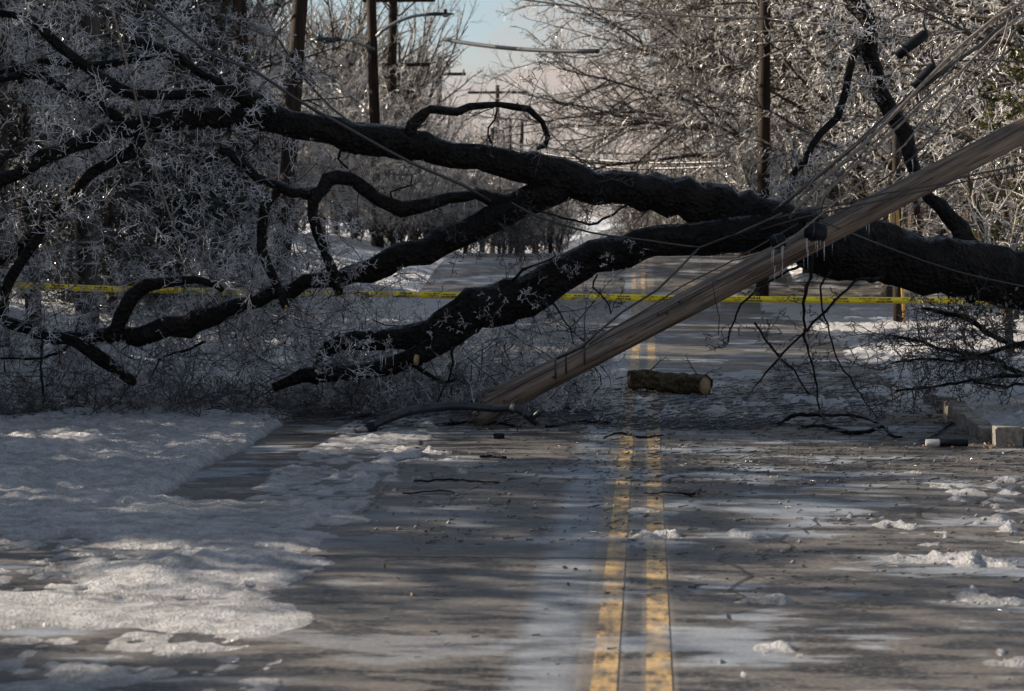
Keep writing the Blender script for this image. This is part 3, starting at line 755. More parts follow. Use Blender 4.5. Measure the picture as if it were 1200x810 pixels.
left = ('upper', 'top1', 'top2', 'top3', 'mid1', 'mid2', 'mid3')
A = pts_on(left, 86, -80, 330); brush(A[:, :3], rdir(86, (0, .35, -.05)), .50, .008)
A = pts_on(('elbow', 'elbow_left', 'drop', 'second'), 80, -60, 480); brush(A[:, :3], rdir(80, (0, .6, -.1)), .42, .007)
A = pts_on(('bent', 'stub_low', 'lower2'), 34, -80, 520); brush(A[:, :3], rdir(34, (0, .5, -.1)), .45, .007)
A = pts_on(('lower',), 46, 360, 760); brush(A[:, :3]+np.array([0, -.1, 0]), rdir(46, (0, -.9, -.3), .7), .22, .005, 4, 3)
A = pts_on(('arch',), 12); brush(A[:, :3], rdir(12, (0, 0, -.3)), .25, .005, 4, 3, False)
A = pts_on(('second',), 34, 560, 700); brush(A[:, :3], rdir(34, (0, .2, -.9)), .42, .006, 5, 4, False)
A = pts_on(('right2', 'stub_right'), 70, 900, 1100); brush(A[:, :3], rdir(70), .40, .006, 5, 4)
for P2 in HANG:
    m_ = max(4, int(len(P2)*.6)); brush(P2[rng.integers(len(P2)//4, len(P2), m_)], rdir(m_, (0, 0, -.1)), .20, .0045, 4, 3, False)
# big tangled mass of the crown resting on the ground, bottom left and centre
for (n, x0, x1, y0, y1, d0, d1, L) in ((150, 190, 440, 310, 480, 19.5, 21.2, .60), (70, 400, 600, 400, 478, 19.3, 20.6, .50), (90, -40, 230, 405, 476, 19.6, 20.8, .60), (84, 380, 620, 425, 478, 19.2, 21.0, .50), (84, 580, 705, 370, 460, 19.2, 20.8, .44),
                                    (34, 150, 330, 170, 330, 19.5, 20.8, .55), (50, -40, 150, -10, 360, 19.5, 20.9, .6), (34, 120, 330, -20, 130, 19.5, 20.8, .5), (26, 300, 470, 280, 400, 19.5, 20.6, .45)):
    P = vol(n, x0, x1, y0, y1, d0, d1); P[:, 2] = np.maximum(P[:, 2], .05); brush(P, rdir(n, (0, 0, -.15)), L, .007)
P = vol(50, -40, 430, 330, 470, 20.9, 22.5); P[:, 2] = np.maximum(P[:, 2], .05); brush(P, rdir(50, (0, 0, -.1)), .6, .009, 6, 4, False)
# dark foot of the mass: flat, black, resting on the snow
P = vol(64, -30, 460, 455, 492, 18.7, 19.8); P[:, 2] = np.abs(P[:, 2])*.3+.03; brush(P, rdir(64, (0, 0, -.1)), .45, .007, 6, 4, False)
# right hand brush behind the trunk
for pts, n in (([(1200, 405, 20.2), (1165, 395, 20.1), (1140, 378, 20), (1100, 366, 20)], 24), ([(1200, 438, 19.8), (1140, 416, 19.6), (1100, 408, 19.6), (1050, 394, 19.6)], 34), ([(1200, 402, 19.6), (1130, 422, 19.6), (1050, 424, 19.5)], 30), ([(1200, 440, 19.4), (1100, 452, 19.3), (1050, 458, 19.3)], 24)):
    for _ in range(n):
        t = rng.random()*(len(pts)-1.001); i = int(t); f = t-i
        a = np.array(pts[i])*(1-f)+np.array(pts[i+1])*f
        P = W(*a)[None]; brush(P, rdir(1, (-.9, 0, .1)), .42, .006, 5, 3, False)
mb = MB().segs(cat(*S_blk), 4); mb.build('dark_branchlets', M['twig_black'], tree, 'stuff')
mb = MB().segs(cat(*S_all), 3); mb.build('icy_twigs', M['twig_ice'], tree, 'stuff')
NTW = sum(len(s[0]) for s in S_all)+sum(len(s[0]) for s in S_blk)
print('tree segs', NTW)
# icicles along undersides
mb = MB()
def icicle(p, L, r): mb.tube([p, p-np.array([.002, 0, L*.5]), p-np.array([0, 0, L])], [r, r*.6, r*.12], 5, False)
for P2, r2, k in frame_segs:
    if k in ('trunk', 'upper', 'lower', 'lower2', 'second', 'elbow', 'top1', 'stub_right'):
        for i in rng.integers(0, len(P2), {'upper': 60, 'lower': 60, 'trunk': 40}.get(k, 22)):
            q = P2[i]+np.array([0, -.25*r2[i], -.93*r2[i]]); icicle(q, .03+.16*rng.random()**3, .0028+.0025*rng.random())
for a, b, L in ((448, 418, .12), (452, 420, .07), (446, 412, .17), (461, 412, .13), (440, 405, .09), (640, 268, .16), (724, 252, .2), (716, 250, .15)): icicle(W(a, b, 18.9), L, .0045)
mb.build('icicles', M['icicle'], tree, 'stuff')
# ivy leaves hanging under the trunk at the right
def leaves(P, s, rng, aspect=.6):
    n = len(P); a = rdir_(rng, n); b = np.cross(a, rdir_(rng, n)); b /= np.linalg.norm(b, axis=1)[:, None]
    s = s*(.6+.8*rng.random((n, 1))); c = np.cross(a, b)
    V = np.stack((P-a*s, P+b*s*aspect+c*s*.12, P+a*s, P-b*s*aspect+c*s*.12), 1).reshape(-1, 3)
    return V, np.arange(4*n).reshape(-1, 4)
def rdir_(rng, n): d = rng.normal(size=(n, 3)); return d/np.linalg.norm(d, axis=1)[:, None]
P = vol(260, 1110, 1215, 338, 372, 19.3, 19.7); V, Q = leaves(P, .022, rng)
mb = MB().add(V, Q)
P = vol(60, 1120, 1180, 365, 392, 19.4, 19.7); V, Q = leaves(P, .02, rng); mb.add(V, Q)
mb.build('ivy_leaves', M['leaf_dark'], tree, 'stuff')

# ================================================================== BROKEN POLE
rng = np.random.default_rng(77)
a, b = W(566, 480, 18.5), W(1275, 114, 18.8)
Lp = float(np.linalg.norm(b-a)); ax = Vector(b-a).normalized()
pole = thing('broken_utility_pole', (a[0], a[1], 0), 'weathered grey brown wooden utility pole snapped off and leaning across the fallen tree', 'utility pole')
z = np.linspace(0, Lp, 90); n = 30; th = np.arange(n)/n*2*math.pi
rad = .112-.006*z/Lp+.022*np.exp(-z/.18)
ridge = (vnoise(np.repeat((th*9)[None], 90, 0), np.repeat(z[:, None]*.6, n, 1), 3)-.5)*.003+(vnoise(np.repeat((th*3)[None], 90, 0), np.repeat(z[:, None]*1.2, n, 1), 6)-.5)*.007
ridge[:, -1] = ridge[:, 0]
rr = rad[:, None]+ridge
zz = np.repeat(z[:, None], n, 1)
V = np.stack((rr*np.cos(th), rr*np.sin(th), zz), -1)
q = Vector((0, 0, 1)).rotation_difference(ax).to_matrix()
def mat_to_local(m, org): return Matrix.Translation(Vector(org))@m.to_4x4()
# splintered wedge at the foot: ring points pulled down the axis on the underside
dn = np.array(q.transposed()@Vector((0, 0, -1)))      # world down in pole space
k = (np.cos(th)*dn[0]+np.sin(th)*dn[1]); k = k/np.abs(k).max()
V = V.reshape(90, n, 3)
for i in range(7):
    V[i, :, 2] -= (1-i/7.)*(.12*k+.02+.05*vnoise(th*7, th*0, 8))
V = V.reshape(-1, 3)
i = np.arange(89)[:, None]*n; j = np.arange(n)[None]; j2 = (j+1) % n
Q = np.stack((i+j, i+j2, i+n+j2, i+n+j), -1).reshape(-1, 4)
tip = np.array([[0, 0, .02], [0, 0, Lp]]); V = np.vstack((V, tip)); jj = np.arange(n)
T = np.vstack((np.stack((np.full(n, 90*n), (jj+1) % n, jj), 1), np.stack((np.full(n, 90*n+1), 89*n+jj, 89*n+(jj+1) % n), 1)))
me = mesh_np('shaft', V, Q, T); me.materials.append(M['pole_wood'])
o = link('shaft', me, pole); o.matrix_local = mat_to_local(q, a-np.array(pole.location))
PF = lambda t, u, v, k=1.0: a+(b-a)*t+k*(.107-.006*t)*(UP*u-FW*v)     # on the pole surface: u up, v toward camera
mb = MB()       # splinters at the foot
for _ in range(26):
    an = rng.random()*6.28; u, v = math.cos(an), math.sin(an); s = PF(0, u, v, .8)-(b-a)/Lp*.03*rng.random()
    e = s-(b-a)/Lp*(.05+.13*rng.random()*(1.2 if u < 0 else .4))+np.array([0, 0, -.03*rng.random()])
    mb.tube([s+(b-a)/Lp*.12, s, e], [.012, .009, .0015], 4, True)
mb.build('splinter', M['pole_wood'], pole)
# bolts, dark holes, hardware
for t, u in ((.035, -.15), (.115, -.3), (.30, .1), (.32, .5), (.285, .4)):
    c = PF(t, u, math.sqrt(1-u*u)); mb = MB().tube([c+FW*.01, c-FW*.022], [.012, .010], 8, True); mb.build('bolt', M['metal_dark'], pole)
cl = MB()
for t in (.118, .135, .165):
    ring = [PF(t, math.cos(x), math.sin(x), 1.05) for x in np.linspace(-.6, 3.6, 14)]
    cl.tube(ring, .009, 6, True)
cl.tube([PF(.12, .9, .5, 1.1), PF(.165, .8, .65, 1.12)], [.014, .012], 6, True)
cl.build('cable_clamp', M['metal_dark'], pole)
mb = MB().tube([PF(.19, .25, .95, 1.03), PF(.215, .2, .97, 1.04), PF(.222, .05, .99, 1.04), PF(.205, -.02, 1, 1.03)], .006, 5)
mb.build('staple', M['metal_grey'], pole)
mb = MB().tube([PF(t, .55+.04*math.sin(t*40), .84, 1.03) for t in np.linspace(.03, .62, 60)], .008, 5)
mb.build('ground_wire', M['cable'], pole)
# black splice housings hanging over the pole
for (px, py, w, h, ang) in ((956, 272, 26, 21, -.1), (912, 283, 17, 17, .3)):
    c = W(px, py, 18.35); t = (RT*math.cos(ang)+UP*math.sin(ang)); s = 18.35/F_PX
    th_ = thing('splice_housing', (c[0], c[1], c[2]-h/2*s), 'black cable splice housing with icicles, lying %s' % ('over the wooden pole where it crosses the trunk' if px > 940 else 'between trunk and pole, left of the larger housing'), 'cable splice', 'splice housings at the pole crossing')
    MB().tube([c-t*w/2*s, c-t*w*.42*s, c, c+t*w*.42*s, c+t*w/2*s], [h*.30*s, h*.5*s, h*.54*s, h*.48*s, h*.25*s], 12, True, rng, .12).build('housing', M['plastic_black'], th_)
    m2 = MB().tube([c-t*w*.2*s-FW*.01, c-t*w*.12*s-FW*.01], [h*.57*s, h*.57*s], 12, True); m2.build('strap', M['metal_dark'], th_)
    mb = MB()
    for _ in range(7):
        p = c+t*(rng.random()-.5)*w*s-UP*h*.42*s-FW*.04; icicle(p, .04+.13*rng.random(), .004)
    mb.build('icicles', M['icicle'], th_, 'stuff')
mb = MB()
for t in list(rng.random(60)):
    icicle(PF(t*.95, -.95, .25), .02+.12*rng.random()**3, .0025+.002*rng.random())
for px, L in ((908, .15), (917, .14), (947, .18), (966, .16)): icicle(W(px, 316-(px-900)*.5, 18.35), L, .0045)
mb.build('icicles', M['icicle'], pole, 'stuff')

# ================================================================== CABLES
def cable(pts, w, label, name='cable', mat='cable', sag=0.0, grp=None, catg='cable'):
    P = np.array([W(*p) for p in pts]); mb = MB()
    if len(P) == 2:
        t = np.linspace(0, 1, 15)[:, None]; P = P[0]*(1-t)+P[1]*t; P[:, 2] -= sag*4*(t*(1-t))[:, 0]
    D = pts[0][2]
    P, r = resample(P, np.full(len(P), w/2/F_PX*D), .25 if D < 30 else 3)
    o = mb.tube(P, r, 6).build(name, M[mat]); return tag(o, label, catg, grp)
g1 = 'cables pulled down by the fallen tree'
cable([(150, -14, 18.4), (200, 26, 18.4), (246, 62, 18.4), (300, 84, 18.4), (345, 115, 18.5), (400, 146, 18.6), (480, 190, 18.75), (545, 218, 18.9), (575, 236, 19.0)], 4.2, 'thick black cable sagging from the top left edge down across the upper limb', grp=g1)
cable([(1215, -6, 18.2), (1165, 22, 18.2), (1130, 50, 18.2), (1080, 100, 18.2), (1045, 137, 18.25), (1010, 172, 18.3), (965, 210, 18.35), (940, 238, 18.35), (925, 256, 18.4)], 4.6, 'thickest brown cable of the bundle rising to the top right corner', mat='cable_brown', grp=g1)
cable([(1210, 8, 18.2), (1168, 40, 18.2), (1125, 85, 18.2), (1085, 118, 18.2), (1040, 160, 18.25), (1000, 195, 18.3), (960, 236, 18.35), (952, 254, 18.4)], 3.4, 'second brown cable of the bundle, just below the thickest one', mat='cable_brown', grp=g1)
cable([(1182, 22, 18.1), (1176, 45, 18.1), (1165, 68, 18.1), (1140, 85, 18.1), (1100, 120, 18.1), (1060, 170, 18.15), (1020, 205, 18.2), (975, 240, 18.2), (930, 278, 18.25), (905, 292, 18.25), (860, 305, 18.3)], 2.6, 'thin pale cable looping down from the top right and crossing in front of the pole', mat='cable_brown', grp=g1)
cable([(1188, 18, 18.6), (1150, 52, 18.6), (1120, 72, 18.6), (1085, 100, 18.7), (1060, 118, 18.8), (1035, 140, 18.9), (1000, 172, 19), (960, 205, 19), (905, 250, 19)], 5.4, 'stiff dark aerial cable ending in a splice box at upper right', grp=g1)
cable([(1215, 190, 18.2), (1170, 199, 18.2), (1130, 207, 18.2), (1092, 218, 18.2), (1040, 226, 18.2), (985, 240, 18.25), (940, 248, 18.3), (900, 258, 18.4), (850, 280, 18.6)], 2.6, 'upper of two black wires crossing low over the pole at right', grp=g1)
cable([(1215, 196, 18.2), (1165, 206, 18.2), (1130, 213, 18.2), (1090, 222, 18.2), (1045, 232, 18.2), (990, 244, 18.25), (940, 255, 18.3), (890, 270, 18.4)], 2.2, 'lower of two black wires crossing low over the pole at right', grp=g1)
cable([(916, 250, 18.35), (870, 272, 18.5), (820, 290, 18.8), (810, 300, 18.6), (770, 340, 18.45), (730, 365, 18.4), (700, 390, 18.35), (683, 406, 18.3)], 2.8, 'black wire running from the crotch down to the clamp on the pole', grp=g1)
cable([(935, 262, 18.35), (890, 288, 18.4), (850, 310, 18.4), (800, 335, 18.35), (762, 360, 18.35), (720, 384, 18.3), (690, 404, 18.25)], 2.0, 'thin wire lying close above the pole down to its clamp', grp=g1)
cable([(1075, -10, 18.6), (1115, 28, 18.6), (1140, 40, 18.6), (1210, 12, 18.6)], 1.8, 'thin wire dipping at the top right between the cables', grp=g1)
cable([(1090, 70, 18.7), (1120, 72, 18.6), (1150, 70, 18.6), (1210, 74, 18.6)], 2.0, 'short level wire behind the cable bundle at upper right', grp=g1)
cable([(600, 238, 18.9), (625, 252, 18.9), (660, 264, 18.9), (690, 272, 18.9), (712, 276, 18.9), (760, 282, 18.8), (800, 288, 18.8), (820, 290, 18.8)], 2.6, 'wire draped over the middle limbs left of the crotch', grp=g1)
cable([(130, -8, 18.8), (134, 20, 18.8), (150, 80, 18.9), (175, 175, 18.9), (195, 240, 19), (212, 290, 19.1), (224, 324, 19.2)], 2.6, 'pale snapped wire hanging down behind the left limbs to the bent branch', mat='cable_brown', grp=g1)
cable([(1200, -12, 18.3), (1150, 40, 18.3), (1100, 84, 18.3), (1050, 128, 18.35), (1005, 168, 18.35), (958, 205, 18.35), (932, 238, 18.4)], 1.8, 'thin wire hugging the thickest cable of the bundle', mat='cable_brown', grp=g1)
cable([(1190, 4, 18.4), (1184, 40, 18.4), (1172, 70, 18.4), (1150, 90, 18.4), (1118, 130, 18.4), (1075, 180, 18.45), (1030, 214, 18.4)], 2.2, 'slack wire hanging off the bundle near the right edge', grp=g1)
cable([(1140, 46, 18.5), (1110, 88, 18.5), (1064, 132, 18.5), (1012, 178, 18.5), (968, 226, 18.5), (958, 262, 18.5)], 1.8, 'thin dark wire between the two brown cables', grp=g1)
cable([(1210, 28, 19.2), (1120, 36, 19.4), (1080, 44, 19.6), (1030, 40, 19.8)], 1.6, 'thin level wire reaching the top of the dark leaning limb', grp=g1)
cable([(960, 258, 18.3), (1040, 290, 19.1), (1120, 318, 19.1), (1210, 338, 19.0)], 1.8, 'wire lying along the face of the big trunk at right', grp=g1)
cable([(905, 300, 18.35), (860, 324, 18.35), (835, 330, 18.3), (838, 350, 18.4), (843, 372, 18.5), (842, 392, 18.5)], 1.2, 'thin wire end dangling under the wooden pole', grp=g1)
# splice boxes on the aerial cable
for (px, py, L, w, D, ang, lab) in ((1083, 90, 34, 15, 18.65, .78, 'black splice box on the dark aerial cable beside the leaning dark limb'), (1068, 52, 44, 14, 18.9, .62, 'black snapped cable end with clamp, upper right above the splice box')):
    c = W(px, py, D); t = RT*math.cos(ang)+UP*math.sin(ang); s = D/F_PX
    sb = thing('cable_splice_box', (c[0], c[1], c[2]-L*.4*s), lab, 'cable splice', 'splice boxes on the aerial cables')
    MB().tube([c-t*L/2*s, c-t*L*.46*s, c-t*L*.1*s, c+t*L*.1*s, c+t*L*.46*s, c+t*L*.52*s], np.array([.3, .5, .46, .52, .46, .2])*w*s, 10, True, rng, .12).build('box', M['plastic_black'], sb)
    MB().tube([c-t*L*.3*s, c-t*L*.22*s], [w*.56*s]*2, 10, True).build('strap', M['metal_dark'], sb)
    MB().tube([c+t*L*.5*s, c+t*L*.5*s+UP*.10-RT*.03, c+t*L*.45*s+UP*.2], [.014, .010, .008], 6, True).build('bracket', M['metal_dark'], sb)
g2 = 'overhead lines strung along and across the far road'
far = [((520, 46, 60), (700, 60, 50), 5, .1, 'thick blurred overhead cable against the cloud patch'),
       ((590, -4, 48), (910, 22, 44), 2.6, .1, 'topmost thin overhead wire right of the sky gap'), ((640, 4, 60), (905, 38, 55), 2.0, .3, 'second thin overhead wire right of the sky gap'),
       ((600, 128, 75), (900, 146, 62), 2.2, .3, 'faint overhead wire at the height of the arched branch'), ((610, 138, 80), (905, 152, 65), 2.0, .3, 'faint overhead wire just under the previous height'),
       ((590, 166, 75), (900, 172, 60), 2.6, .3, 'upper line of the three across the round tree foot'), ((600, 174, 66), (895, 186, 58), 3.2, .25, 'thickest of the three lines across the round tree foot'),
       ((600, 184, 66), (895, 190, 58), 3.0, .25, 'lowest of the three lines across the round tree foot'), ((345, 62, 60), (545, 130, 95), 2.0, 1.0, 'thin wire descending behind the street light arms'),
       ((296, -10, 38), (500, 145, 40), 2.6, 1.0, 'dark wire descending from upper left to the arched branch'), ((900, 22, 30), (1100, 28, 28), 2.0, .05, 'level wire through the icy trees at upper right'), ((330, 10, 42), (360, -20, 40), 1.6, .0, 'thin wire beside the leaning left pole')]
for A_, B_, w, sg, lab in far: cable([A_, B_], w, lab, 'overhead_line', 'cable', sg, g2, 'overhead line')

# ================================================================== FALLEN STREET LIGHT ARM
base = W(625, 492, 18.0)
la = thing('fallen_street_light', (W(520, 490, 18.0)[0], W(520, 490, 18.0)[1], 0), 'fallen grey street light arm curving over the snow in front of the pole foot', 'street light')
arm = pxl([(431, 503, 9, 17.9), (450, 493, 10, 17.95), (480, 482, 11, 18.0), (515, 477, 11, 18.0), (545, 476, 10, 18.0), (580, 479, 9, 18.0), (604, 478, 9, 18.0)])
MB().tube(arm[0], arm[1], 12, True, None, 0, .06).build('arm', M['metal_dark'], la)
k1 = pxl([(598, 475, 11, 17.98), (612, 482, 11, 17.98), (630, 497, 8, 17.95)]); k2 = pxl([(622, 491, 7, 17.95), (630, 485, 7, 17.9), (636, 479, 6, 17.9)])
MB().tube(k1[0], k1[1], 8).tube(k2[0], k2[1], 8).build('bracket', M['metal_dark'], la)
h = pxl([(440, 500, 12, 17.9), (428, 506, 16, 17.9), (418, 510, 15, 17.9), (412, 512, 10, 17.9)])
lh = MB().tube(h[0], h[1], 10, True, rng, .15).build('lamp_head', M['plastic_black'], la)
c = W(424, 504, 17.82); MB().tube([c-UP*.01, c+UP*.02, c+UP*.035], [.055, .045, .01], 10).build('lens', M['glass_lens'], la).parent = lh
cable([(604, 474, 17.85), (610, 466, 17.85), (616, 474, 17.85), (612, 490, 17.8), (606, 505, 17.7)], 1.6, 'thin loop of wire at the bracket of the fallen light arm', 'wire_loop', 'cable', grp=g1, catg='wire')
pb = G(584, 514); mb = MB(); block(mb, (pb[0], pb[1], .02), (.08, .06, .045), .1, rng); tag(mb.build('bark_chunk', M['plastic_black'], smooth=False), 'small black block lying on the road below the pole foot', 'debris')

# ================================================================== LOG, PIPE, STICKS
c0, c1 = G(741, 446, .1), G(828, 452, .09)
lg = thing('cut_log', ((c0[0]+c1[0])/2, (c0[1]+c1[1])/2, 0), 'short rough barked log lying on the icy road near the yellow lines', 'log')
t = np.linspace(0, 1, 16)[:, None]; P = c0*(1-t)+c1*t; P[:, 2] += .012*np.sin(t[:, 0]*9); r = .100-.012*np.sin(t[:, 0]*5)
MB().tube(P, r, 28, False, rng, .42, None, .030).build('bark', M['bark_log'], lg); lbk = lg.children[0] if lg.children else None
for e, d in ((c0, -1), (c1, 1)):
    u = (c1-c0)/np.linalg.norm(c1-c0)*d
    MB().tube([e-u*.03, e-u*.012, e-u*.008], [.098, .094, .02], 18, True, rng, .1).build('cut_end', M['cut_wood'], lg)
for k, (tt, dx, dz) in enumerate(((.9, -.18, .22), (.93, .12, .17), (.2, .1, .1))):
    s = c0*(1-tt)+c1*tt+np.array([0, 0, .08]); o = grow(rng, s[None], np.array([[dx, 0, dz]])/math.hypot(dx, dz), np.array([.28]), np.array([.008]), [dict(steps=6, wob=.2, nchild=3, lenf=.45, radf=.7), dict(steps=3, wob=.3)])
    MB().segs(cat(*o), 5).build('twig', M['twig_black'], lg)
p0, p1 = G(1085, 519, .03), G(1134, 519, .03)
pp = thing('broken_pipe', ((p0[0]+p1[0])/2, (p0[1]+p1[1])/2, 0), 'pale broken pipe lying in meltwater beside the concrete kerb', 'pipe')
MB().tube([p0, p0*.7+p1*.3, p0*.66+p1*.34], [.028, .028, .028], 14).build('pipe', M['pvc'], pp); MB().tube([p0*.68+p1*.32, p1], [.031, .030], 14).build('sleeve', M['plastic_black'], pp)

def stick(pts, label, n_side=4, mat='twig_black', grp='fallen branches lying on the road'):
    P = np.array([G(p[0], p[1], .012+(p[3] if len(p) > 3 else 0)) for p in pts]); r = np.array([p[2]/2/F_PX*np.dot(P[i]-CAM, FW) for i, p in enumerate(pts)])
    P2, r2 = resample(P, r, .05); P2[1:-1] += rng.normal(size=P2[1:-1].shape)*.003
    root = thing('fallen_branch', (P[0][0], P[0][1], 0), label, 'branch', grp)
    MB().tube(P2, r2, 6, True, rng, .4).build('stem', M['bark_wet'], root)
    if n_side:
        ii = rng.integers(1, len(P2)-1, n_side); d = rdir_(rng, n_side); d[:, 2] = np.abs(d[:, 2])*.25; d /= np.linalg.norm(d, axis=1)[:, None]
        o = grow(rng, P2[ii], d, .10+.15*rng.random(n_side), r2[ii]*.6, [dict(steps=4, wob=.3, nchild=2, lenf=.5, radf=.7, rmin=.002, floor=.008), dict(steps=2, wob=.3, floor=.008)])
        MB().segs(cat(*o), 4).build('side_twigs', M[mat], root, 'stuff')
stick([(913, 497, 5), (922, 490, 5, .03), (940, 486, 5, .06), (965, 487, 4, .06), (1000, 487, 4, .04), (1030, 496, 2)], 'arched dark branch nearest the road middle, right of the lines', 8)
stick([(940, 500, 4), (962, 498, 4), (977, 502, 5), (997, 507, 5), (1020, 505, 5, .01), (1035, 500, 5, .03), (1045, 510, 4), (1057, 512, 3)], 'knotted dark branch lying just behind the arched one', 6)
stick([(708, 513, 2), (722, 508, 3, .02), (735, 509, 3, .01), (750, 512, 3), (777, 510, 2)], 'thin wavy stick crossing both yellow lines', 0)
stick([(754, 578, 1), (778, 577, 2), (800, 578, 2.5), (812, 580, 5), (821, 575, 5, .01)], 'hooked stick right of the lines below the pole', 3)
stick([(485, 564, 2.5), (520, 562, 3), (585, 565, 2)], 'long thin stick on the bare patch in the left lane', 0)
stick([(472, 578, 2), (520, 575, 2), (532, 577, 1.5)], 'thin stick just below the long one in the left lane', 0)
stick([(563, 535, 3), (575, 534, 4), (593, 536, 3)], 'short thick stick on the sunlit band in the left lane', 0)
stick([(1080, 520, 2), (1110, 500, 3), (1118, 495, 2)], 'small crooked stick near the pale pipe', 2)
stick([(1120, 478, 3), (1150, 476, 3), (1185, 479, 3), (1215, 480, 3)], 'brown stick lying on the snow beyond the kerb', 2)
stick([(640, 500, 4), (680, 494, 4), (715, 496, 3)], 'dark branch lying behind the pole foot', 6)
stick([(520, 497, 4), (570, 494, 4), (610, 500, 3)], 'dark branch lying under the pole foot', 6)
# countless bits of bark and broken twig
S = []
def litter(n, x0, x1, y0, y1, L, r):
    a = rng.random((n, 2)); P = np.array([G(x0+(x1-x0)*q[0], y0+(y1-y0)*q[1]) for q in a]); P[:, 2] = rise(P[:, 1])+.004+r*.5
    an = rng.normal(size=n)*.7; l = L*(.2+1.2*rng.random(n)**2)
    D = np.stack((np.cos(an), np.sin(an), np.abs(rng.normal(size=n))*.12), 1); rr = r*(.4+.9*rng.random(n))
    S.append((P, P+D*l[:, None], rr, rr*.6))
litter(1500, 640, 1200, 440, 500, .09, .0045); litter(900, 660, 1200, 500, 570, .06, .0042); litter(260, 480, 760, 505, 640, .06, .0035); litter(260, 730, 1200, 560, 700, .05, .0035)
litter(60, 450, 1200, 690, 800, .035, .003); litter(420, 720, 905, 489, 505, .09, .005); litter(260, 780, 890, 494, 503, .10, .006); litter(260, 400, 720, 476, 505, .16, .005)
litter(500, 0, 440, 478, 498, .2, .006); litter(300, 760, 1000, 530, 556, .05, .003); litter(500, 900, 1190, 425, 480, .2, .005); litter(700, 560, 1000, 455, 500, .12, .005)
mb = MB().segs(cat(*S), 4); mb.build('twig_litter', M['twig_black'], kind='stuff')
P = []
for (n, x0, x1, y0, y1, h) in ((120, 1080, 1190, 516, 526, 1), (160, 700, 1180, 440, 600, 1), (60, 440, 760, 500, 700, 1)):
    for _ in range(n): g = G(x0+(x1-x0)*rng.random(), y0+(y1-y0)*rng.random()); g[2] += .008; P.append(g)
for _ in range(420):
    q = G(784+50*rng.normal(), 458+5*rng.normal()); q[2] += .006; P.append(q)
V, Q = leaves(np.array(P), .013, rng); MB().add(V, Q).build('dead_leaf_litter', M['leaf_brown'], kind='stuff')
# ice crumbs
mb = MB()
for k in range(240):
    g = G(700+500*rng.random(), 515+150*rng.random()**1.3) if k % 2 else G(430+330*rng.random(), 505+120*rng.random()); s = .004+.008*rng.random()
    mb.tube([g, g+[s, 0, s*.6], g+[2*s, 0, s*.3]], [s*.6, s, s*.4], 5)
mb.build('ice_crumbs', M['snow'], kind='stuff')

# ================================================================== CAUTION TAPE
D0 = 25.6
tp = [(12, 334.0), (110, 338.3), (250, 341.6), (420, 344.5), (560, 346.8), (700, 348.3), (830, 350.4), (960, 351.4), (1060, 352.2), (1122, 352.8), (1176, 353.5)]
xs = np.linspace(12, 1176, 240); ys = np.interp(xs, [p[0] for p in tp], [p[1] for p in tp])
ht = (3.75+.15*np.sin(xs/37.))*(1-.25*np.exp(-((xs-330)/40)**2)); tw = .010*np.sin(xs/47.)+.008*np.sin(xs/19.+1)
top = np.array([W(x, y-h_, D0+t) for x, y, h_, t in zip(xs, ys, ht, tw)]); bot = np.array([W(x, y+h_, D0-t) for x, y, h_, t in zip(xs, ys, ht, tw)])
midp = (top+bot)/2
tape = thing('barricade_tape', tuple(midp[0]), 'yellow printed barricade tape stretched across the whole road behind the fallen tree', 'tape')
off = FW*.0006
V = np.vstack((top-off, bot-off, bot+off, top+off)); n = len(xs); qi = np.arange(n-1)
Q = np.vstack([np.stack((qi+a_*n, qi+1+a_*n, qi+1+b_*n, qi+b_*n), 1) for a_, b_ in ((0, 1), (1, 2), (2, 3), (3, 0))])
MB().add(V, Q).build('tape_band', M['tape_yellow'], tape)
def text_mesh(s, size, bold=0.0):
    c = bpy.data.curves.new('t', 'FONT'); c.body = s; c.size = size; c.align_x = 'CENTER'; c.offset = bold; c.resolution_u = 1
    o = bpy.data.objects.new('t', c); COL.objects.link(o)
    dg = bpy.context.evaluated_depsgraph_get(); dg.update(); me = bpy.data.meshes.new_from_object(o.evaluated_get(dg))
    bpy.data.objects.remove(o); bpy.data.curves.remove(c)
    v = np.array([x.co[:] for x in me.vertices]); f = [list(p.vertices) for p in me.polygons]; bpy.data.meshes.remove(me); return v, f
TX = [(text_mesh('CAUTION - KEEP OUT', .020, .0006), -.125, .012), (text_mesh('UTILITY WORK', .014, .0004), -.125, -.006), (text_mesh('AREA', .014, .0004), -.125, -.023),
      (text_mesh('POLICE LINE', .026, .0016), .075, .006), (text_mesh('DO NOT CROSS', .024, .0018), .075, -.024)]
VV = []; FF = []; nb = 0
for cx in np.arange(60, 1170, 51.0):
    for (v, f), ox, oz in TX:
        px = cx+(v[:, 0]+ox)*F_PX/D0; yy = np.interp(px, xs, ys)-(v[:, 1]+oz)*F_PX/D0
        tt = np.interp(px, xs, tw)
        P = np.array([W(a_, b_, D0-.004-abs(c_)*.2) for a_, b_, c_ in zip(px, yy, tt)])
        VV.append(P); FF += [[i+nb for i in q_] for q_ in f]; nb += len(P)
me = bpy.data.meshes.new('lettering'); me.from_pydata([tuple(p-np.array(tape.location)) for p in np.concatenate(VV)], [], FF); me.materials.append(M['tape_ink'])
link('lettering', me, tape)

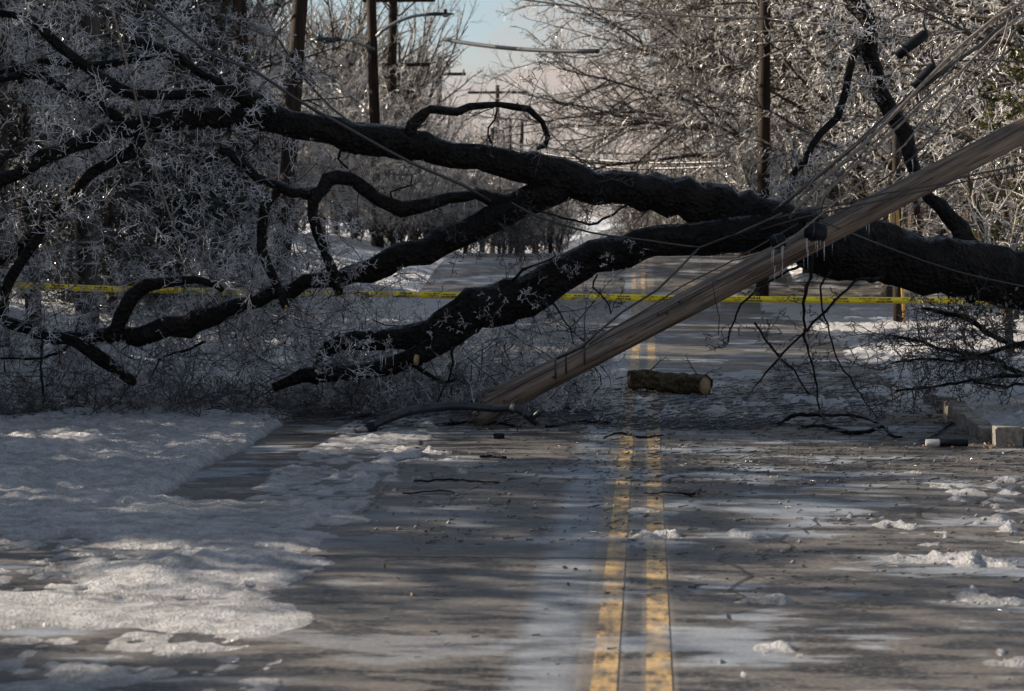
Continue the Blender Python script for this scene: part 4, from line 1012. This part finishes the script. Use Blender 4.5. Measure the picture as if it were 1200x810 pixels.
# ================================================================== UTILITY POLES, STREET LIGHTS, SIGN
def post(name, px_t, py_t, px_b, D, w, label, mat='pole_far', base_z=None, group='utility poles standing along the road', cat_='utility pole', n=12, arms=(), extra=None):
    xb, yb = XD(px_b, D); zb = float(gz(xb, yb)) if base_z is None else base_z
    t = W(px_t, py_t, D); b = np.array([xb, yb, zb-.1])
    # carry the line of the visible piece to the ground
    root = thing(name, (xb, yb, zb), label, cat_, group)
    r = w/2/F_PX*D
    MB().tube([b, b*.5+t*.5, t], [r*1.12, r*1.03, r*.92], n, True, rng, .06, .5, .0).build('shaft', M[mat], root)
    for (apx, apy0, apx1, apy1, aw) in arms:
        A_, B_ = W(apx, apy0, D-.2), W(apx1, apy1, D-.2); u = (B_-A_); ln = np.linalg.norm(u)
        mb = MB().box((A_+B_)/2, (ln, .12, aw/F_PX*D)); arm_ = mb.build('crossarm', M['pole_far'], root, smooth=False)
        for f in (.04, .3, .7, .96):
            p = A_+u*f; MB().tube([p, p+UP*.10, p+UP*.16, p+UP*.22], [.03, .06, .045, .05], 8).build('insulator', M['metal_grey'], root).parent = arm_
        mid_ = (A_+B_)/2
        for sgn in (-1, 1): MB().tube([mid_+u/ln*sgn*.6, mid_-UP*.55], .03, 5).build('brace', M['metal_dark'], root)
    return root
P1 = post('utility_pole', 104, -40, 102, 28.0, 27, 'thick near black utility pole at far left behind the fallen crown', mat='pole_black')
for zz_ in (.95, 1.15, 1.22):
    c = np.array(P1.location); MB().tube([c+[0, 0, zz_], c+[0, 0, zz_+.03]], [.168, .168], 14).build('metal_band', M['metal_grey'], P1)
post('utility_pole', 281, -30, 282, 40, 18, 'second utility pole from the left, brown, behind the forked upper limb')
post('utility_pole', 356, -60, 326, 38, 19, 'brown utility pole leaning right, between the left pole pair and the street lights')
P4 = post('utility_pole', 434, -40, 444, 60, 12, 'slim utility pole that carries the two street light arms')
post('utility_pole', 461, -30, 457, 76, 11, 'utility pole with crossarms just right of the street light pole', arms=((408, 72, 470+34, 80, 4), (425, -2, 510, 2, 5)))
post('utility_pole', 515, 66, 514, 110, 6.5, 'far utility pole with one crossarm left of the sky gap', arms=((482, 87, 546, 87, 3.5),))
post('utility_pole', 583, 100, 583, 125, 5, 'farthest utility pole with crossarm below the cloud patch', arms=((548, 107, 618, 110, 3),))
post('utility_pole', 897, -40, 893, 46, 14, 'utility pole with reddish lit edge behind the fork of the tree, right of the road')
post('utility_pole', 1050, 150, 1052, 35, 10, 'thin dark pole behind the fallen trunk at right, beside yellow guards')
# lamps on pole 4: they stay things of their own
def lamp(name, pts, head, lab):
    P, r = pxl(pts); root = thing(name, tuple(P[0]), lab, 'street light', 'street lights on the slim pole')
    MB().tube(P, r, 8, True, None, 0, .3).build('arm', M['metal_grey'], root)
    P, r = pxl(head); hd = MB().tube(P, r, 10, True).build('lamp_head', M['metal_dark'], root)
    i = len(P)//2; MB().tube([P[i]+UP*r[i]*.7, P[i]+UP*(r[i]*.7+.10)], [.05, .04], 8).build('photocell', M['metal_dark'], root).parent = hd
    MB().tube([P[i]-UP*r[i]*.5, P[i]-UP*(r[i]+.04)], [.13, .05], 10).build('lens', M['glass_lens'], root).parent = hd
lamp('street_light', [(438, 58, 4, 59.6), (428, 54, 3.4, 59.4), (413, 48, 3.2, 59.2), (396, 46, 3.2, 59)], [(400, 46, 4, 59), (388, 47, 7, 59), (374, 47, 8, 59), (364, 47, 4, 59)], 'street light whose lamp points left off the slim pole')
lamp('street_light', [(441, 43, 4, 59.6), (448, 36, 4, 59.6), (465, 26, 4, 59.6), (485, 19, 3.6, 59.6), (505, 17, 3.2, 59.6)], [(500, 17, 3.2, 59.6), (510, 16.5, 4.5, 59.6), (522, 16.5, 4, 59.6), (532, 16.5, 1.6, 59.6)], 'street light whose lamp points right off the slim pole')
for k, (pa, pb_) in enumerate((((1051, 236), (1060, 384)), ((1043, 240), (1044, 262)))):
    A_, B_ = W(pa[0], pa[1], 34.5), W(pb_[0], pb_[1], 34.5)
    if k == 0: B_[2] = max(B_[2], .05)
    o = MB().tube([A_, B_], [.024, .024], 10).build('guy_guard', M['guard_yellow']); tag(o, ('long' if k == 0 else 'short')+' yellow plastic guy wire guard beside the thin dark pole at right', 'guy guard', 'yellow guy wire guards')
# sign
sD = 66; c = W(911, 188, sD); sgx, sgy = XD(915, sD)
sg = thing('parking_sign', (c[0], c[1], float(gz(c[0], c[1]))), 'small white parking sign with red ring on a thin post behind the tree fork', 'sign')
sr = sD/F_PX
MB().box(c, (11*sr, .02, 15*sr)).build('plate', M['sign_white'], sg, smooth=False)
an = np.linspace(0, 2*math.pi, 25); MB().tube([c+[0, -.03, 0]+RT*math.cos(x)*3.8*sr+UP*(math.sin(x)*3.8+2)*sr for x in an], .5*sr, 5).build('ring', M['sign_red'], sg)
v, f = text_mesh('P', 6.5*sr, .006); me = bpy.data.meshes.new('letter'); me.from_pydata([tuple(c+[0, -.03, 0]+RT*x[0]+UP*(x[1]-.2*sr)-np.array(sg.location)) for x in v], [], f); me.materials.append(M['tape_ink']); link('letter', me, sg)
MB().box(c+[0, -.022, 0]-UP*5.5*sr, (8*sr, .01, 1.5*sr)).build('stripe', M['sign_red'], sg, smooth=False)
MB().tube([np.array([c[0], c[1]+.04, sg.location[2]-.1]), c+[0, .04, 8*sr]], .04, 6).build('post', M['metal_grey'], sg)
# low walls and pier by the side street
def wallp(px0, px1, py0, py1, D, lab, nm='stone_wall', ca='wall'):
    x0, y0 = XD(px0, D); x1, _ = XD(px1, D); zb = float(gz(x0, y0)); h_ = (py1-py0)/F_PX*D; ztop = W(px0, py0, D)[2]
    r_ = thing(nm, ((x0+x1)/2, y0, zb), lab, ca, 'low masonry beyond the tape')
    mb = MB(); block(mb, ((x0+x1)/2, y0, (ztop+zb-.1)/2), (abs(x1-x0), .3, ztop-zb+.1), .02, rng, .02); mb.build('body', M['concrete'], r_, smooth=False)
    mb = MB(); block(mb, ((x0+x1)/2, y0, ztop+.03), (abs(x1-x0)+.08, .36, .06), .02, rng, .02); mb.build('cap', M['concrete'], r_, smooth=False)
wallp(924, 934, 318, 342, 52, 'small grey masonry pier beyond the tape, left one', 'stone_pier', 'pier')
wallp(974, 979, 320, 342, 52, 'thin dark pier beyond the tape, between the wall pieces', 'stone_pier', 'pier')
wallp(938, 965, 318, 340, 60, 'short low wall seen under the trunk beyond the tape')
wallp(1000, 1046, 322, 338, 60, 'longer low wall under the trunk, left of the yellow guards')

# ================================================================== BACKGROUND VEGETATION
def leafq(S, k, s, rng):
    P0, P1 = S[0], S[1]; n = len(P0); t = rng.random((n, k, 1)); P = (P0[:, None]*(1-t)+P1[:, None]*t).reshape(-1, 3)+rng.normal(size=(n*k, 3))*s*.4
    return leaves(P, s, rng, .35)
def proto_tree(seed, kind):
    rng = np.random.default_rng(seed)
    if kind == 'dome':
        H = 9.0; tr = ([(0, 0, -.2), (.1, 0, 1.5), (0, .1, 3), (.1, 0, 5), (0, 0, 8)], [.34, .28, .24, .16, .06])
        n = 60; zz = 1.6+6.4*rng.random(n)**1.1; an = rng.random(n)*6.283; up = .12+.75*(zz-2)/5.6
        P = np.stack((np.zeros(n), np.zeros(n), zz), 1); D = np.stack((np.cos(an), np.sin(an), up), 1); D /= np.linalg.norm(D, axis=1)[:, None]
        o = grow(rng, P, D, 5.4+1.6*rng.random(n)-.42*(zz-2), np.full(n, .042), [dict(steps=9, wob=.09, up=-.012, nchild=11, ang=38, lenf=.40, radf=.42, t0=.16, flat=.6, taper=.2, lfall=.35), dict(steps=6, wob=.12, up=-.015, nchild=9, ang=40, lenf=.42, radf=.5, rmin=.008, flat=.7), dict(steps=4, wob=.15, up=-.02, nchild=5, ang=40, lenf=.55, radf=.8, rmin=.0065), dict(steps=2, wob=.2)])
        cut = 2
    elif kind == 'vase':
        tr = ([(0, 0, -.2), (.05, 0, 1.5), (0, .1, 3)], [.26, .22, .18])
        n = 16; an = rng.random(n)*6.283; P = np.stack((np.zeros(n), np.zeros(n), 1.6+1.4*rng.random(n)), 1); e = 1.5+1.5*rng.random(n); D = np.stack((np.cos(an), np.sin(an), e), 1); D /= np.linalg.norm(D, axis=1)[:, None]
        o = grow(rng, P, D, 5.5+2.5*rng.random(n), np.full(n, .10), [dict(steps=9, wob=.07, up=.02, nchild=10, ang=30, lenf=.42, radf=.42, t0=.12, taper=.15), dict(steps=6, wob=.10, up=.03, nchild=7, ang=34, lenf=.45, radf=.5, rmin=.011), dict(steps=4, wob=.13, up=.02, nchild=3, ang=35, lenf=.5, radf=.8, rmin=.009), dict(steps=2, wob=.15)])
        cut = 2
    elif kind == 'bush':
        tr = ([(0, 0, -.2), (.05, 0, .5), (.1, .1, 1.0)], [.12, .10, .07])
        n = 26; an = rng.random(n)*6.283; P = np.stack((rng.normal(size=n)*.35, rng.normal(size=n)*.35, .1+.5*rng.random(n)), 1); D = np.stack((np.cos(an), np.sin(an), .9+2*rng.random(n)), 1); D /= np.linalg.norm(D, axis=1)[:, None]
        o = grow(rng, P, D, 2.6+2.0*rng.random(n), np.full(n, .035), [dict(steps=8, wob=.13, up=-.02, nchild=9, ang=45, lenf=.42, radf=.5, t0=.12, taper=.2), dict(steps=5, wob=.2, up=-.04, nchild=7, ang=48, lenf=.45, radf=.6, rmin=.007), dict(steps=4, wob=.25, up=-.05, nchild=3, ang=48, lenf=.5, radf=.85, rmin=.006), dict(steps=2, wob=.3)])
        cut = 1
    elif kind == 'tall':
        tr = ([(0, 0, -.2), (.1, 0, 2.2), (-.05, .1, 4.5), (.1, 0, 7), (0, 0, 9)], [.13, .11, .09, .06, .02])
        n = 34; zz = 1.4+7.0*rng.random(n); an = rng.random(n)*6.283; P = np.stack((np.zeros(n), np.zeros(n), zz), 1); D = np.stack((np.cos(an), np.sin(an), .15+.8*rng.random(n)), 1); D /= np.linalg.norm(D, axis=1)[:, None]
        o = grow(rng, P, D, 3.4-.22*(zz-1.4)+.8*rng.random(n), np.full(n, .05), [dict(steps=8, wob=.14, up=-.03, nchild=9, ang=46, lenf=.40, radf=.45, t0=.15, taper=.2), dict(steps=5, wob=.2, up=-.06, nchild=7, ang=48, lenf=.45, radf=.6, rmin=.007), dict(steps=4, wob=.26, up=-.08, nchild=3, ang=45, lenf=.5, radf=.85, rmin=.006), dict(steps=2, wob=.3)])
        cut = 2
    elif kind == 'ever':
        tr = ([(0, 0, -.2), (0, 0, 3), (0, 0, 8)], [.16, .12, .02])
        n = 95; zz = .4+7.2*rng.random(n); an = rng.random(n)*6.283; P = np.stack((np.zeros(n), np.zeros(n), zz), 1); D = np.stack((np.cos(an), np.sin(an), np.full(n, .1)), 1)
        o = grow(rng, P, D, 2.5-.27*zz+.4*rng.random(n), np.full(n, .03), [dict(steps=6, wob=.06, up=-.03, nchild=9, ang=48, lenf=.42, radf=.5, flat=.3, taper=.3), dict(steps=4, wob=.12, up=-.05, nchild=4, ang=42, lenf=.5, radf=.7, rmin=.006), dict(steps=3, wob=.15, up=-.05)])
        cut = 1
    elif kind == 'olive':
        tr = ([(0, 0, -.2), (0, 0, 2), (0, 0, 4.5)], [.10, .08, .02])
        n = 40; zz = .5+4*rng.random(n); an = rng.random(n)*6.283; P = np.stack((np.zeros(n), np.zeros(n), zz), 1); D = np.stack((np.cos(an), np.sin(an), np.full(n, .5)), 1)
        o = grow(rng, P, D, 1.4-.15*zz+.3*rng.random(n), np.full(n, .025), [dict(steps=5, wob=.12, nchild=7, ang=48, lenf=.5, radf=.5, taper=.3), dict(steps=4, wob=.18, nchild=2), dict(steps=2, wob=.2)])
        cut = 1
    tm = MB().tube(np.array(tr[0], float), tr[1], 12, True, rng, .18, .3)
    parts = [('trunk', tm, 'bark_far')]
    bm = MB().segs(cat(*o[:cut]), 5 if cut == 1 else 4); parts.append(('branches', bm, 'bark_far'))
    cm = MB().segs(cat(*o[cut:]), 3)
    cmat = {'dome': 'twig_dome', 'vase': 'twig_far', 'bush': 'twig_mid', 'tall': 'twig_mid', 'ever': 'needles_ice', 'olive': 'bark_far'}[kind]
    parts.append(('crown', cm, cmat))
    if kind == 'ever':
        V, Q = leafq(cat(*o[1:]), 2, .055, rng); lm = MB().add(V, Q); parts.append(('needles', lm, 'needles'))
    if kind == 'olive':
        V, Q = leafq(cat(*o[1:]), 5, .05, rng); lm = MB().add(V, Q); parts.append(('leaves', lm, 'leaf_olive'))
    res = []
    for nm, mb, mt in parts:
        me = mesh_np(nm, np.concatenate(mb.V), np.concatenate(mb.Q), np.concatenate(mb.T) if mb.T else None); me.materials.append(M[mt]); res.append((nm, me))
    print(kind, sum(len(m.polygons) for _, m in res))
    return res
PR = {'dome': [proto_tree(1, 'dome')], 'vase': [proto_tree(2, 'vase')], 'bush': [proto_tree(3, 'bush'), proto_tree(33, 'bush')], 'tall': [proto_tree(4, 'tall'), proto_tree(44, 'tall')], 'ever': [proto_tree(5, 'ever')], 'olive': [proto_tree(6, 'olive')]}
NAMES = {'dome': 'spreading_tree', 'vase': 'bare_tree', 'bush': 'icy_bush', 'tall': 'icy_tree', 'ever': 'evergreen_tree', 'olive': 'holly_tree'}
GR = {'dome': 'spreading trees beyond the road', 'vase': 'bare trees against the sky', 'bush': 'icy thickets beyond the road', 'tall': 'icy trees beside the road', 'ever': 'dark evergreens on the left', 'olive': 'leafy evergreens at the right edge'}
def plant(kind, px, D, s, label, v=0, rz=None, xy=None, sz=1.0):
    x, y = XD(px, D) if xy is None else xy
    rz = rng.random()*6.28 if rz is None else rz
    r = thing(NAMES[kind], (x, y, float(gz(x, y))), label, 'bush' if kind == 'bush' else 'tree', GR[kind], rz)
    r.scale = (s, s, s*sz)
    for nm, me in PR[kind][v % len(PR[kind])]:
        o = bpy.data.objects.new(nm, me); COL.objects.link(o); o.parent = r
        if nm in ('needles', 'leaves', 'branches'): o['kind'] = 'stuff'
    return r
rng = np.random.default_rng(5)
# the big round crowned tree right of the sky gap
plant('dome', 885, 62, 1.06, 'big spreading tree with a dense round crown right of the sky gap', rz=.4, sz=1.3)
plant('dome', 872, 59, 1.0, 'third spreading tree, the nearest of the round crowned clump', rz=5.1, sz=1.35)
plant('dome', 895, 66, 1.15, 'second spreading tree standing just behind the big round crowned one', rz=3.3, sz=1.25)
plant('dome', 985, 70, 1.15, 'spreading tree behind the pole with the reddish edge', rz=2.1)
plant('dome', 1130, 62, 1.1, 'spreading tree far behind the cable bundle', rz=4.0)
# vase shaped bare trees against the sky on the left
for px, D, s, lb in ((452, 84, .98, 'tall bare tree rising behind the street light pole'), (375, 78, .95, 'bare tree between leaning pole and street lights'), (500, 112, .80, 'small bare tree behind the far crossarms'), (310, 88, 1.0, 'bare tree behind the second pole from the left'), (585, 120, .62, 'little bare tree at the foot of the cloud patch'), (545, 126, .66, 'farthest bare tree left of the cloud patch'), (240, 72, 1.05, 'bare tree behind the upper left limbs'), (420, 98, 1.0, 'bare tree far behind the street light lamp')):
    plant('vase', px, D, s, lb)
# thicket belt
bl = [(300, 64, 1.15), (345, 69, 1.15), (395, 66, 1.1), (440, 68, 1.1), (488, 66, .95), (530, 74, .95), (565, 84, .85), (610, 96, .8), (640, 104, .75), (262, 60, 1.1), (330, 62, .9), (415, 64, .9), (375, 70, 1.2), (470, 84, 1.2), (520, 92, 1.1), (560, 108, 1.0), (500, 61, .62), (545, 66, .6), (585, 70, .55), (625, 74, .5), (460, 58, .62), (655, 82, .45), (440, 60, .8), (605, 60, .6), (645, 66, .5)]
for k, (px, D, s) in enumerate(bl):
    plant('bush', px, D, s, 'icy thicket left of the road, %s' % ['the second left pole', 'the leaning pole base', 'the elbow branch', 'the slim pole base', 'the arch branch foot', 'the middle of the upper limb', 'the far trunks', 'the bright gap, left side', 'the bright gap itself', 'the dark evergreens', 'the snow bank behind the drop branch', 'the cut elbow branch end', 'the back row behind the leaning pole', 'the back row behind the slim pole', 'the back row under the far crossarm', 'the last row under the cloud patch', 'low one behind the limb left of the crotch', 'low one behind the crotch', 'low one in front of the far trunks', 'low one right of the far trunks', 'low one behind the elbow knee', 'lowest one at the bright gap', 'front row left of the slim pole foot', 'front row at the slim trunks', 'front row at the left of the bright gap'][k], k)
bl = [(770, 84, .85), (820, 72, .9), (862, 66, .9), (905, 60, .95), (945, 50, .95), (990, 54, 1.0), (1035, 48, 1.0), (1085, 56, 1.05), (1130, 50, .9), (1180, 46, 1.0), (1225, 44, 1.0), (800, 100, .9), (1110, 70, 1.3), (1160, 64, 1.3), (1010, 66, 1.2), (755, 62, .5), (800, 60, .55), (845, 61, .6), (890, 58, .6)]
for k, (px, D, s) in enumerate(bl):
    plant('bush', px, D, s, 'icy thicket right of the road %s' % ['nearest the bright gap', 'under the round crowned tree', 'at the trunk of the round crowned tree', 'behind the reddish edged pole', 'behind the no parking sign', 'behind the long thin limb', 'behind the dark leaning limb', 'behind the middle of the wooden pole', 'behind the paired dark trunks', 'at the right edge behind the pole', 'just past the right edge', 'in the back row right of the gap', 'in the back row behind the paired trunks', 'in the back row at the right edge', 'in the back row behind the leaning limb', 'low one at the road crest', 'second low one at the road crest', 'third low one at the road crest', 'low one at the foot of the reddish edged pole'][k], k)
tl = [(942, 55, 1.15), (1000, 49, 1.15), (1075, 46, 1.15), (1130, 43, 1.1), (1195, 39, 1.0), (975, 50, 1.05), (1040, 44, 1.0), (1110, 46, 1.05), (1170, 42, 1.0), (1250, 34, .95), (905, 57, 1.0), (980, 58, 1.3), (1060, 60, 1.35), (1150, 56, 1.3), (1210, 50, 1.2)]
for k, (px, D, s) in enumerate(tl):
    plant('tall', px, D, s, 'glittering ice coated tree at right, %s' % ['left of the long thin limb', 'behind the dark leaning limb top', 'behind the splice boxes', 'behind the cable bundle', 'nearest the right edge', 'behind the sign, second row', 'second row behind the leaning limb', 'second row behind the cables', 'second row at the right edge', 'outside the right edge', 'beside the reddish edged pole', 'third row behind the sign', 'third row behind the leaning limb', 'third row behind the cables', 'third row at the right edge'][k], k)
plant('olive', 1222, 30, .80, 'leafy olive green tree cut by the right edge above the pole')
plant('olive', 1160, 47, .62, 'small leafy green shrub under the wooden pole at right')
# left: dark evergreens and near icy trees
el = [(150, 34, .75), (215, 35, .72), (30, 33, .75), (60, 40, .8), (120, 41, .85), (180, 42, .8), (225, 45, .7), (0, 40, .85), (90, 36, .6), (200, 37, .55), (70, 45, 1.1), (150, 47, 1.15), (215, 46, 1.05), (240, 62, .95), (20, 44, 1.15), (110, 54, 1.3), (190, 58, 1.25), (-30, 44, 1.1), (262, 74, 1.1), (-60, 50, 1.3), (175, 33.5, .42), (235, 35, .42), (50, 47, 1.2), (130, 31.5, .36)]
for k, (px, D, s) in enumerate(el):
    plant('ever', px, D, s, 'dark frosted evergreen at left, %s' % ['nearest, just right of the thick pole', 'nearest, behind the pale hanging wire', 'nearest, at the left edge', 'front row left of the thick pole', 'front row right of the thick pole', 'front row at the pale wire', 'front row, rightmost', 'front row at the left edge', 'short one in front at the thick pole', 'short one in front at the pale wire', 'left of the thick pole', 'right of the thick pole', 'behind the hanging pale wire', 'rightmost of the dark row', 'at the left edge', 'second row behind the thick pole', 'second row behind the pale wire', 'past the left edge', 'last row at right end', 'back row past the left edge', 'low one under the pale wire', 'low one behind the bent branch', 'back row at the left edge', 'lowest one beside the thick pole'][k], k)
for k, (px, D, s) in enumerate([(40, 27, .75), (265, 44, .85), (-40, 24, .8)]):
    plant('tall', px, D, s, 'iced bare tree at left, %s' % ['behind the upper left limbs', 'behind the fork of the upper limb', 'past the left edge'][k], k)
# a few clean trunks
def trunk_only(px, D, w, py_top, lab, lean=0, grp='bare trunks beyond the road'):
    x, y = XD(px, D); z = float(gz(x, y)); t = W(px+lean, py_top, D); r = w/2/F_PX*D
    root = thing('slim_tree', (x, y, z), lab, 'tree', grp)
    b = np.array([x, y, z-.1]); m_ = (b+t)/2+rng.normal(size=3)*r*.5
    MB().tube([b, m_, t], [r*1.15, r, r*.7], 10, True, rng, .2, .4).build('trunk', M['bark_far'], root)
    n = 8; tt = .35+.6*rng.random(n); P = b+(t-b)*tt[:, None]; d = rdir_(rng, n); d[:, 2] = np.abs(d[:, 2])+.2; d /= np.linalg.norm(d, axis=1)[:, None]
    o = grow(rng, P, d, 1.2+1.0*rng.random(n), np.full(n, r*.3), [dict(steps=6, wob=.15, nchild=6, lenf=.5, radf=.5, rmin=.01), dict(steps=4, wob=.2, nchild=4, lenf=.5, radf=.7, rmin=.008), dict(steps=3, wob=.2)])
    MB().segs(cat(*o), 3).build('crown', M['twig_far'], root)
for k, a_ in enumerate([(577, 80, 6, 150, 'leftmost slim trunk in the gap between the middle limbs'), (590, 84, 4, 150, 'second slim trunk in the gap between the middle limbs'), (598, 78, 5, 140, 'third slim trunk in the gap between the middle limbs'), (612, 82, 5.5, 140, 'fourth slim trunk in the gap between the middle limbs'), (629, 88, 4, 170, 'rightmost slim trunk in the gap between the middle limbs'),
          (1133, 43, 8, 40, 'left of the paired dark trunks under the pole at right'), (1147, 44, 7, 40, 'right of the paired dark trunks under the pole at right'), (1163, 41, 11, 90, 'thicker dark trunk right of the paired trunks'), (918, 52, 9, -20, 'grey trunk beside the no parking sign'), (1190, 36, 7, 60, 'dark trunk near the right edge under the pole'),
          (4, 25.75, 13, 20, 'dark slim trunk at the left edge that holds the tape end'), (1184, 25.75, 9, 335, 'short stump hidden behind the trunk that holds the right tape end')]):
    trunk_only(*a_)
trunk_only(1190, 30, 12, 200, 'leaning dark double trunk at right edge, nearer half', lean=-60)
trunk_only(1215, 31, 9, 190, 'leaning dark double trunk at right edge, farther half', lean=-55)

# unseen trees added left of the frame to cast shade on road and lawn
rng = np.random.default_rng(8)
for (x, y, s_) in ((-12.5, 4.0, .9), (-13.5, 6.4, .9), (-12.3, 8.3, .85), (-13.4, 9.8, .8), (-14.5, 9.0, 1.0), (-14.2, 7.3, 1.0), (-14.4, 5.4, 1.0), (-12.6, 14.2, .66), (-13.6, 15.4, .70), (-12.4, 16.8, .66), (-13.5, 18.0, .70), (-13.0, 16.1, .6),
                   (-11.6, 19.4, .44), (-11.9, 20.2, .44), (-11.2, 20.0, .42), (-11.0, 19.0, .42), (-11.3, 20.9, .46), (-12.4, 18.9, .46), (-12.6, 21.4, .95), (-13.2, 22.6, 1.05), (-12.2, 24.0, 1.05), (-13.8, 25.4, 1.1), (-12.4, 27.0, 1.05),
                   (-15.8, 5.0, 1.0), (-16.2, 7.8, 1.0), (-15.8, 10.2, .95), (-16.3, 15.2, .72), (-15.8, 17.4, .7), (-16, 22.4, 1.2), (-15.6, 24.4, 1.2), (-16.3, 26.3, 1.2), (-17, 28.6, 1.2), (-16.6, 30.4, 1.15)):
    plant('ever', 0, 0, s_, 'unseen dark evergreen added left of the road to cast shade', xy=(x, y), sz=1.2)
for (x, y, s_) in ((-9.5, 7.5, .8), (-9.8, 12.5, .7), (-9.4, 16.5, .75), (-9.6, 20.5, .85)):
    plant('tall', 0, 0, s_, 'unseen iced bare tree added left of the road for dappled shade', xy=(x, y))
